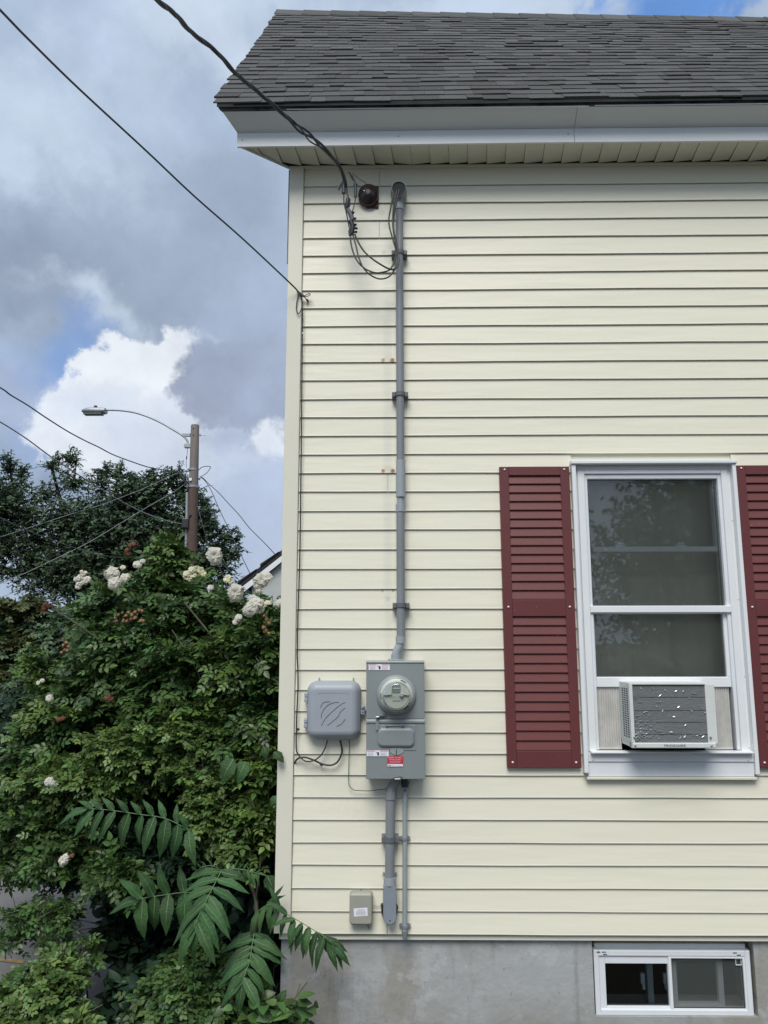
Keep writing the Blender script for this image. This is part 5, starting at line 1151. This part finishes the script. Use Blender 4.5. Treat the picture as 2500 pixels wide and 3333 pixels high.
def pairs(n, t0, t1, la0, la1, ra0, ra1, l0=1, l1=1, lr=1.0, rr=1.0, tip=None):
    out = []
    for k in range(n):
        q = k/(n-1); t = t0+(t1-t0)*q; lf = l0+(l1-l0)*q; out += [(t, la0+(la1-la0)*q, lf*lr), (t+.012, ra0+(ra1-ra0)*q, lf*rr)]
    if tip is not None: out.append((1.0, tip, l1*.9))
    return out
# upper left: long frond with leaflets hanging like a curtain (grows out of the bush)
frond([(620,2705,-.05),(540,2665,-.10),(450,2650,-.15),(350,2636,-.18),(285,2632,-.2)], pairs(9, .03, .90, 78, 128, 262, 215, 1.08, .85, 1, .5, tip=165), 112, -.12, 1.4)
# centre: frond coming towards the camera
frond([(722,2832,.0),(692,2890,-.12),(662,2950,-.2),(633,3010,-.24)], pairs(7, .04, .88, 172, 112, 12, 66, .95, 1.10, 1, 1, tip=98), 122, -.15, 1.02)
# left behind: broad dark leaflets
frond([(690,2905,.10),(600,2905,.02),(520,2915,-.02),(458,2925,-.04)], pairs(5, .12, .95, 88, 95, 262, 235, 1.0, 1.0, 1, .72, tip=175), 118, 0, 1.5)
# right: arching over the siding
frond([(830,2975,-.02),(880,2945,-.10),(945,2982,-.17),(1010,3020,-.20),(1070,3058,-.22)], pairs(10, .08, .92, 112, 100, 352, 30, .80, 1.0, 1.0, .92, tip=78), 98, -.15, .98)
frond([(1070,3058,-.22),(1078,3066,-.22)], [(.5, 55, 1.0), (.9, 38, .95), (.9, 84, .9)], 85, -.2, 1.0)
# lower: big umbrella of leaflets
frond([(828,3035,-.02),(820,3080,-.08),(812,3130,-.14),(790,3190,-.18)], pairs(7, .04, .92, 168, 132, 14, 55, .95, .95, 1, 1, tip=85), 116, -.1, 1.0)
# small top rosette
frond([(720,2832,.02),(760,2828,.0),(800,2832,-.02),(835,2842,-.04)], pairs(8, .1, .95, 80, 60, 285, 320, .55, .45, 1, .6, tip=10), 90, 0, .9)
frond([(720,2832,.03),(690,2818,.02),(660,2822,.0),(640,2835,0)], pairs(5, .1, .95, 95, 130, 250, 220, .5, .5, 1, .6), 85, 0, .9)
# single large leaves poking past the corner board
VN = empty('vine_shoot', (-.66, .02, 1.0), 'single curved leaves poking past the corner board at mid height', 'vine')
s = MB(); s.tube(smoothpath([P(840,2560,.25),P(870,2480,.15),P(896,2458,-.04)], 4), .003, 6); s.build('stem', M_STEM, VN); inv_ = PINV(VN)
for (u, v, y, ang, ln, tl) in ((893,2447,-.06,40,44,0),(858,2430,.0,62,40,0),(800,2480,.1,120,70,0),(760,2470,.1,125,80,0),(930-60,2850,.0,60,60,0),(985-60,3290,-.12,10,50,0),(905,3270,-.12,-60,45,0),(898,2590,.02,110,35,0)):
    c = P(u, v, y); L_ = ln*(DIST+y)/FPX; a = R(ang); dv = Vector((math.cos(a), -.25, -math.sin(a))).normalized(); nm = Vector((.2, -.8, .8)); x = dv.cross(nm).normalized(); z = x.cross(dv); wsc = 2.2
    Mx = Matrix(((x.x*L_*wsc, dv.x*L_, z.x*L_, c.x), (x.y*L_*wsc, dv.y*L_, z.y*L_, c.y), (x.z*L_*wsc, dv.z*L_, z.z*L_, c.z), (0,0,0,1)))
    o = bpy.data.objects.new('leaf', random.choice(LM)); COL.objects.link(o); o.parent = VN; o.matrix_parent_inverse = inv_ @ Mx

# ------------------------------------------------------------------ distance: tree, utility pole, neighbour's gable, wires
def tree(name, label, base, limbs, groups, thick=.22, wood=None, loc=None):
    t = empty(name, base, label, 'tree'); s = MB()
    for pts, r0, r1 in limbs:
        p = smoothpath([Vector(q) for q in pts], 5); s.tube(p, [r0+(r1-r0)*i/(len(p)-1) for i in range(len(p))], 8)
    s.build('trunk', wood or M_WOOD, t, kind='stuff')
    lines = []; pos, Mx = [], []
    for c in groups:
        p, d, n, s_, l = clump(*c); lines += l; pos.append(p); Mx.append(frames(p, d, n, s_))
    pos = np.vstack(pos); Mx = np.vstack(Mx); scatter_mesh('crown', T_FAR, pos, Mx, LEAFM['far'], t); twigs('twigs', lines, .012, M_WOOD, t); return t
YT = 17
b0 = G(330, 2300); b0 = Vector((P(330, 2000, YT).x, YT, 0))
def q_(u, v, dy=0): return P(u, v, YT+dy)
tree('broadleaf_tree', 'dark broadleaf tree behind the utility pole, its leafy tips against the clouds', b0,
  [([b0-Vector((0,0,.2)), q_(330,2000), q_(330,1900), q_(350,1800)], .30, .18), ([q_(330,1900), q_(250,1780), q_(200,1640), q_(165,1500)], .14, .02), ([q_(350,1800), q_(450,1700), q_(540,1600), q_(560,1520)], .14, .02),
   ([q_(350,1800), q_(370,1680), q_(380,1560)], .12, .02), ([q_(330,1900), q_(160,1800), q_(60,1650), q_(30,1500)], .13, .02), ([q_(350,1850), q_(560,1780), q_(700,1740), q_(780,1760)], .12, .015), ([q_(240,1600), q_(245,1540), q_(250,1480)], .03, .01), ([q_(560,1780), q_(650,1720), q_(690,1670)], .07, .012), ([q_(250,1780), q_(110,1840), q_(-20,1860)], .06, .012)],
  [(30,1640,80,90,YT,1.0,33.0,0.182,7,.6,.6),(30,1510,22,45,YT,.3,33.0,0.152,7,.8,.5),(70,1545,30,40,YT,.3,27.0,0.152,7,.8,.5),(50,1760,110,60,YT,1.2,27.0,0.182,7,.5,.6),(175,1500,28,38,YT,.3,27.0,0.152,7,.9,.5),(235,1490,26,38,YT,.3,27.0,0.152,7,.9,.5),(245,1560,45,45,YT,.5,21.0,0.167,7,.8,.5),
   (150,1600,45,55,YT,.5,18.0,0.167,7,.8,.5),(330,1560,35,50,YT,.4,24.0,0.152,7,.9,.5),(345,1520,22,25,YT,.3,24.0,0.152,7,.9,.5),(390,1550,30,50,YT,.4,30.0,0.167,7,.8,.5),(170,1700,100,70,YT,1.0,25.5,0.182,7,.5,.6),(320,1690,140,90,YT,1.2,33.0,0.182,7,.5,.6),(470,1620,100,80,YT,1.0,36.0,0.182,7,.6,.6),(430,1570,40,30,YT,.4,30.0,0.167,7,.8,.5),
   (510,1560,45,45,YT,.4,30.0,0.167,7,.8,.5),(590,1580,45,55,YT,.5,30.0,0.167,7,.8,.5),(580,1530,22,25,YT,.3,27.0,0.152,7,.9,.4),(480,1740,190,100,YT,1.2,36.0,0.19,7,.5,.6),(300,1820,220,80,YT,1.2,33.0,0.19,7,.5,.6),(120,1840,110,45,YT,1,21.0,0.182,7,.5,.6),(640,1680,60,90,YT,.8,30.0,0.182,7,.6,.6),(640,1600,30,40,YT,.4,24.0,0.152,7,.8,.5),
   (700,1770,60,70,YT,.8,24.0,0.167,7,.6,.5),(690,1700,25,30,YT,.3,24.0,0.152,7,.8,.4),(745,1745,35,35,YT,.4,21.0,0.152,7,.6,.4),(760,1790,30,40,YT,.4,18.0,0.152,7,.5,.4),(775,1725,15,14,YT,.2,30.0,0.137,6,.8,.3),(650,1850,120,70,YT,1,30.0,0.182,7,.5,.6),(430,1880,250,70,YT,1.2,27.0,0.19,7,.5,.6),(200,1900,150,50,YT,1,21.0,0.182,7,.5,.6),(-60,1720,90,200,YT,1,27.0,0.182,7,.5,.6),
   (668,1640,22,26,YT,.3,21.0,0.152,6,.8,.4),(10,1850,50,30,YT,.5,12.0,0.152,6,.6,.4)])
# utility pole with street lamp
YP = 15.0
M_POLE = mat('weathered_pole_wood', (.235,.215,.20), .9, col2=(.13,.105,.09), nscale=3.0, namt=1.0, bump=.6, bscale=30, stretch=(6,6,.5))
M_POLE2 = mat('brown_pole_wood', (.125,.078,.062), .9, col2=(.075,.052,.043), nscale=5, namt=1.0, bump=.6, bscale=30, stretch=(6,6,.5))
M_LAMP = mat('grey_lamp_metal', (.40,.43,.45), .45, metal=.3, col2=(.33,.35,.37), nscale=6)
def cp(x, y, dy=0): return P(220+x/3.456, 1270+y/3.456, YP+dy)
top, bot = cp(1435, 392), cp(1395, 2000); axd = (bot-top)/(top.z-bot.z); base = top+axd*top.z
UP = empty('utility_pole', base, 'weathered wooden utility pole carrying the street lamp and wires', 'utility pole')
def along(z): return top+axd*(top.z-z)
sc = (DIST+YP)/FPX; z1 = cp(1400, 1080).z
s = MB(); s.tube([along(top.z), along(top.z-.03), along(z1)], [.095, .106, .118], 16); s.build('pole_top', M_POLE, UP)
s = MB(); s.tube([along(z1), along(z1*.5), along(-.1)], [.118, .135, .15], 16); s.build('pole_shaft', M_POLE2, UP)
s = MB(); a = cp(1345, 1150); bt = cp(1330, 1820); s.tube([a, cp(1340, 1500), bt, (bt.x, bt.y, 0)], .035, 8); s.build('cable_riser', M_PVCL, UP)
s = MB(); s.tube([cp(1480, 505), cp(1555, 507)], .010, 6); s.box(cp(1485,505).x, cp(1500,505).x, YP-.03, YP+.03, cp(1485,515).z, cp(1485,495).z); s.build('through_bolt', M_STEEL, UP)
for (z_) in (895, 1085):
    p = cp(1415, z_); s = MB(); s.tube([p+Vector((0,0,-.025)), p+Vector((0,0,.025))], .128, 16); s.build('pole_band', M_STEEL, UP)
s = MB(); s.box(cp(1400,1020).x-.04, cp(1400,1020).x+.03, YP-.145, YP-.12, cp(1400,1030).z, cp(1400,1000).z); s.build('pole_tag', M_LABEL, UP)
for (x, y, r) in ((1345,1500,.10),(1345,1900,.12)):
    s = MB(); p = cp(x, y); s.box(p.x-.10, p.x+.08, p.y-.16, p.y-.02, p.z-.14, p.z+.12, .03); s.tube([p+Vector((.05,-.1,.1)), p+Vector((.12,-.14,.2))], .02, 6); s.build('splice_case', M_BLK, UP)
s = MB(); s.tube(smoothpath([cp(1260,1840,-.1), cp(1310,1820,-.15), cp(1345,1800,-.15)], 4), .012, 6); s.build('cable_bracket', M_STEEL, UP)
s = MB()
for (x, y) in ((1428,440),(1428,515)): p = cp(x, y); s.tube([p+Vector((0,-.10,0)), p+Vector((0,-.125,0))], .014, 8)
s.build('bolt_heads', M_DGL, UP, kind='stuff')
SL = empty('street_lamp', cp(1345, 620), 'grey street lamp head on a curved arm fixed to the utility pole', 'street lamp')
s = MB(); s.tube(smoothpath([cp(435,222), cp(600,228), cp(750,250), cp(900,297), cp(1050,365), cp(1180,440), cp(1270,495), cp(1325,540), cp(1352,585), cp(1352,625)], 5), .026, 10); s.build('arm', M_LAMP, SL)
hb = cp(300, 240); s = MB(); xs = [(158,238,3),(175,236,22),(215,234,38),(280,234,44),(345,236,44),(390,236,43),(425,237,40),(433,237,34)]
rings = []
for (x, y, h) in xs:
    p = cp(x, y); hh = h/2*1.72*sc/1.72/3.456*1.9; ww = .13*min(1, h/40+.1); rings.append([(p.x, p.y+ww*math.cos(a_), p.z+hh*math.sin(a_)*(1 if math.sin(a_) > 0 else .9)) for a_ in np.linspace(0, 2*PI, 17)[:-1]])
s.loft(rings, True, True, smooth=True); hd = s.build('lamp_head', M_LAMP, SL)
s = MB(); pa = cp(200,262); pb = cp(400,270); s.rrect(0,1,0,1,.1,[(0,0)],2,cap=False) if False else None
s.box(cp(190,262).x, cp(395,262).x, YP-.10, YP+.10, cp(300,277).z, cp(300,268).z, .01); s.build('lens', M_METERD, hd)
s = MB(); p = cp(315, 200); s.tube([p, p+Vector((0,0,.045))], .046, 14); s.tube([p+Vector((0,0,.045)), p+Vector((0,0,.062))], [.040,.030], 14); s.build('photocell', M_DGL, hd)
s = MB(); s.box(cp(1290,500).x, cp(1380,500).x, YP-.03, YP+.03, cp(1300,523).z, cp(1300,487).z, .005); s.build('arm_plate', M_LAMP, SL)
s = MB(); s.box(cp(1320,620).x, cp(1395,620).x, YP-.05, YP+.05, cp(1350,650).z, cp(1350,600).z, .01); s.tube([cp(1310,622), cp(1335,622)], .025, 8); s.tube([cp(1385,595), cp(1385,640)], .02, 8); s.build('lower_bracket', M_LAMP, SL)
cable('lamp_lead', [cp(1350,650), cp(1345,720), cp(1335,780), cp(1337,870)], .006, M_BLK, 'thin lead hanging from the lamp bracket along the pole', 'wire')
s = MB(); s.tube([cp(1341,745), cp(1338,775)], .014, 6); s.build('lead_connector', M_BLK, None, 'tiny connector on the lead below the lamp bracket', 'connector')
cb = lambda x, y, dy=0: P(x/1.746, 1250+y/1.746, YP+dy)
WR = 'wires strung from the utility pole'
def wire(pts, r, m, label, far0=None): cable('overhead_wire', pts, r, m, label, 'wire', WR, 6)
wire([cb(-300,-140,-9), cb(0,20,-6.5), cb(60,62,-6), cb(160,122,-5), cb(260,190,-4.2), cb(380,266,-3.2), cb(480,320,-2.6), cb(560,358,-2), cb(640,400,-1.6), cb(740,438,-1.1), cb(850,474,-.6), cb(960,492,-.3), cb(1010,500), cb(1085,494)], .013, M_CAB, 'thickest black wire sagging from the upper left to the pole')
wire([cb(-200,110,-8), cb(0,215,-6), cb(150,310,-5), cb(300,420,-4), cb(500,550,-3), cb(640,638,-2), cb(760,704,-1.2), cb(850,744,-.8), cb(960,780,-.4), cb(1060,800)], .012, M_PVC, 'greyish wire crossing the tree below the thickest wire')
wire([cb(-80,890,1), cb(0,870,1), cb(200,805,1), cb(400,740,1), cb(580,685,1), cb(820,592,.8), cb(1000,510,.2), cb(1080,494)], .007, M_PVCL, 'faint pale wire rising across the tree to the pole band')
wire([cb(-50,1150,.6), cb(130,1080,.6), cb(270,1015,.6), cb(510,897,.6), cb(700,782,.5), cb(850,692,.4), cb(990,612,.2), cb(1060,560)], .008, M_PVCL, 'pale wire rising steeply in front of the tree to the lower band')
wire([cb(-60,735,-2), cb(0,760,-2), cb(200,850,-1.6), cb(450,940,-1), cb(600,977,-.8), cb(760,985,-.4), cb(1060,960)], .012, M_CAB, 'dark wire low in front of the shaded tree')
wire([cb(1135,525), cb(1155,535), cb(1190,570,-.3), cb(1240,615,-.5), cb(1300,680,-1), cb(1360,745,-1.4), cb(1420,820,-1.8), cb(1500,900,-2.3), cb(1562,967,-2.8), cb(1640,1060,-3.2)], .010, M_CAB, 'dark wire dropping from the pole to the upper part of the white gable')
wire([cb(1135,525), cb(1165,550), cb(1200,605,-.3), cb(1250,720,-.8), cb(1300,822,-1.4), cb(1350,930,-2), cb(1420,1075,-2.9)], .009, M_CAB, 'dark wire dropping steeply from the pole to the middle of the gable')
wire([cb(1180,930,-.4), cb(1230,990,-1), cb(1295,1052,-1.8), cb(1362,1118,-2.8)], .008, M_CAB, 'short dark wire ending at the lower tip of the gable')
wire([cb(1120,680), cb(1135,740,-.1), cb(1160,830,-.2), cb(1185,925,-.2), cb(1190,1010,-.2)], .010, M_BLK, 'black wire hanging close beside the pole')
wire([cb(1120,497), cb(1150,472,-.1), cb(1190,468,-.1), cb(1195,478,-.1), cb(1175,505,-.1), cb(1145,525,-.1)], .009, M_BLK, 'black wire loop sticking out right of the pole')
wire([cb(1010,500), cb(1040,530,-.1), cb(1060,570,-.1), cb(1080,590,-.1)], .010, M_BLK, 'short black wire tail left of the pole between the bands')
# neighbour's gable
NY = 12.0
NH = empty('neighbour_house', tuple(Vector((P(900, 2000, NY).x, NY, 0))), 'white gabled house peeking out behind the corner board', 'house')
ra, rb = cb(1345, 1143, NY-YP), cb(1700, 868, NY-YP); dr = (rb-ra); pk = ra+dr*2.3; nlen = 5
rtx = lambda t: ra+dr*t
eave = ra; peak = pk; right = Vector((2*pk.x-ra.x, NY, ra.z))
s = MB(); dz = .10
s.loft([[(p.x, NY+yy, p.z) for p in (eave, peak, peak-Vector((0,0,dz)), eave-Vector((0,0,dz)))] for yy in (-.02, nlen)], True, True)
s.loft([[(p.x, NY+yy, p.z) for p in (peak, right, right-Vector((0,0,dz)), peak-Vector((0,0,dz)))] for yy in (-.02, nlen)], True, True)
nr = s.build('roof', M_DECK, NH)
for t in np.arange(.02, 2.2, .36):
    s = MB(); a = rtx(t); c2 = rtx(t+.30); up_ = Vector((0,0,.05)); s.loft([[(a.x, NY+yy, a.z+.002), (c2.x, NY+yy, c2.z+.002), (c2.x, NY+yy, c2.z+.012), (a.x, NY+yy, a.z+.055)] for yy in (-.05, nlen)], True, True); s.build('shingle_course', M_DECK, nr)
s = MB(); o1 = Vector((.10, 0, -.125)); o2 = Vector((.12, 0, -.22))
s.loft([[(p.x, NY+yy, p.z) for p in (eave+Vector((.04,0,-.10)), peak-Vector((0,0,.10)), peak-Vector((0,0,.20)), eave+Vector((.10,0,-.19)))] for yy in (-.03, .02)], True, True); s.build('rake_board', M_WHITE, NH)
M_NW = mat('neighbour_white_siding', (.46,.48,.47), .7, col2=(.42,.44,.43), nscale=5)
s = MB(); wl = eave+Vector((.30, 0, -.05)); pts = [(wl.x, 0), (2*pk.x-wl.x, 0), (2*pk.x-wl.x, wl.z), (pk.x, pk.z-.12), (wl.x, wl.z)]
s.loft([[(x, NY+yy, z) for x, z in pts] for yy in (.10, nlen-.1)], True, True); s.build('wall', M_NW, NH)

# ------------------------------------------------------------------ across the street behind the photographer: what the panes mirror
def bigtree(name, label, c, rad, h, n, leafs):
    t = empty(name, (c[0], c[1], 0), label, 'tree'); s = MB(); s.tube([(c[0], c[1], -.1), (c[0]+.1, c[1], h*.35), (c[0], c[1], h*.75)], [.28, .2, .06], 10)
    for k in range(9):
        a = k*2.4; z0 = h*(.3+.05*k); s.tube([(c[0], c[1], z0), (c[0]+rad*.5*math.cos(a), c[1]+rad*.5*math.sin(a), z0+rad*.35), (c[0]+rad*.85*math.cos(a), c[1]+rad*.85*math.sin(a), z0+rad*.5)], [.10, .06, .02], 6)
    s.build('trunk', M_WOOD, t, kind='stuff')
    d = unit(RNG.normal(size=(n, 3))); cc = np.array([c[0], c[1], h-rad])+d*(RNG.random(n)**.4)[:, None]*np.array([rad, rad, rad*.85]); P_ = np.repeat(cc, 16, axis=0)+RNG.normal(size=(n*16, 3))*rad*.11
    D_ = unit(RNG.normal(size=P_.shape)); N_ = unit(RNG.normal(size=P_.shape)+np.array([0,0,1])); scatter_mesh('crown', T_FAR, P_, frames(P_, D_, N_, leafs*(.7+.6*RNG.random(len(P_)))), LEAFM['far'], t)
bigtree('street_tree', 'large leafy tree across the street, mirrored in the window panes', (10.4, -16.5), 4.7, 8.4, 1700, .25)
OH = empty('opposite_house', (6, -30, 0), 'pale clapboard house across the street behind the photographer', 'house')
s = MB(); s.box(3, 9, -50, -44, 0, 4.2); s.build('wall', mat('pale_clapboard', (.62,.64,.62), .7), OH)
s = MB(); s.loft([[(2.7, -43.6, 4.1), (2.7, -50.4, 4.1), (2.7, -47, 6.4)], [(9.3, -43.6, 4.1), (9.3, -50.4, 4.1), (9.3, -47, 6.4)]], True, True); s.build('roof', M_DECK, OH)
for x in (4.4, 7.6):
    s = MB(); s.box(x-.5, x+.5, -44.02, -43.95, 1.2, 2.7); s.build('window', M_DGL, OH)
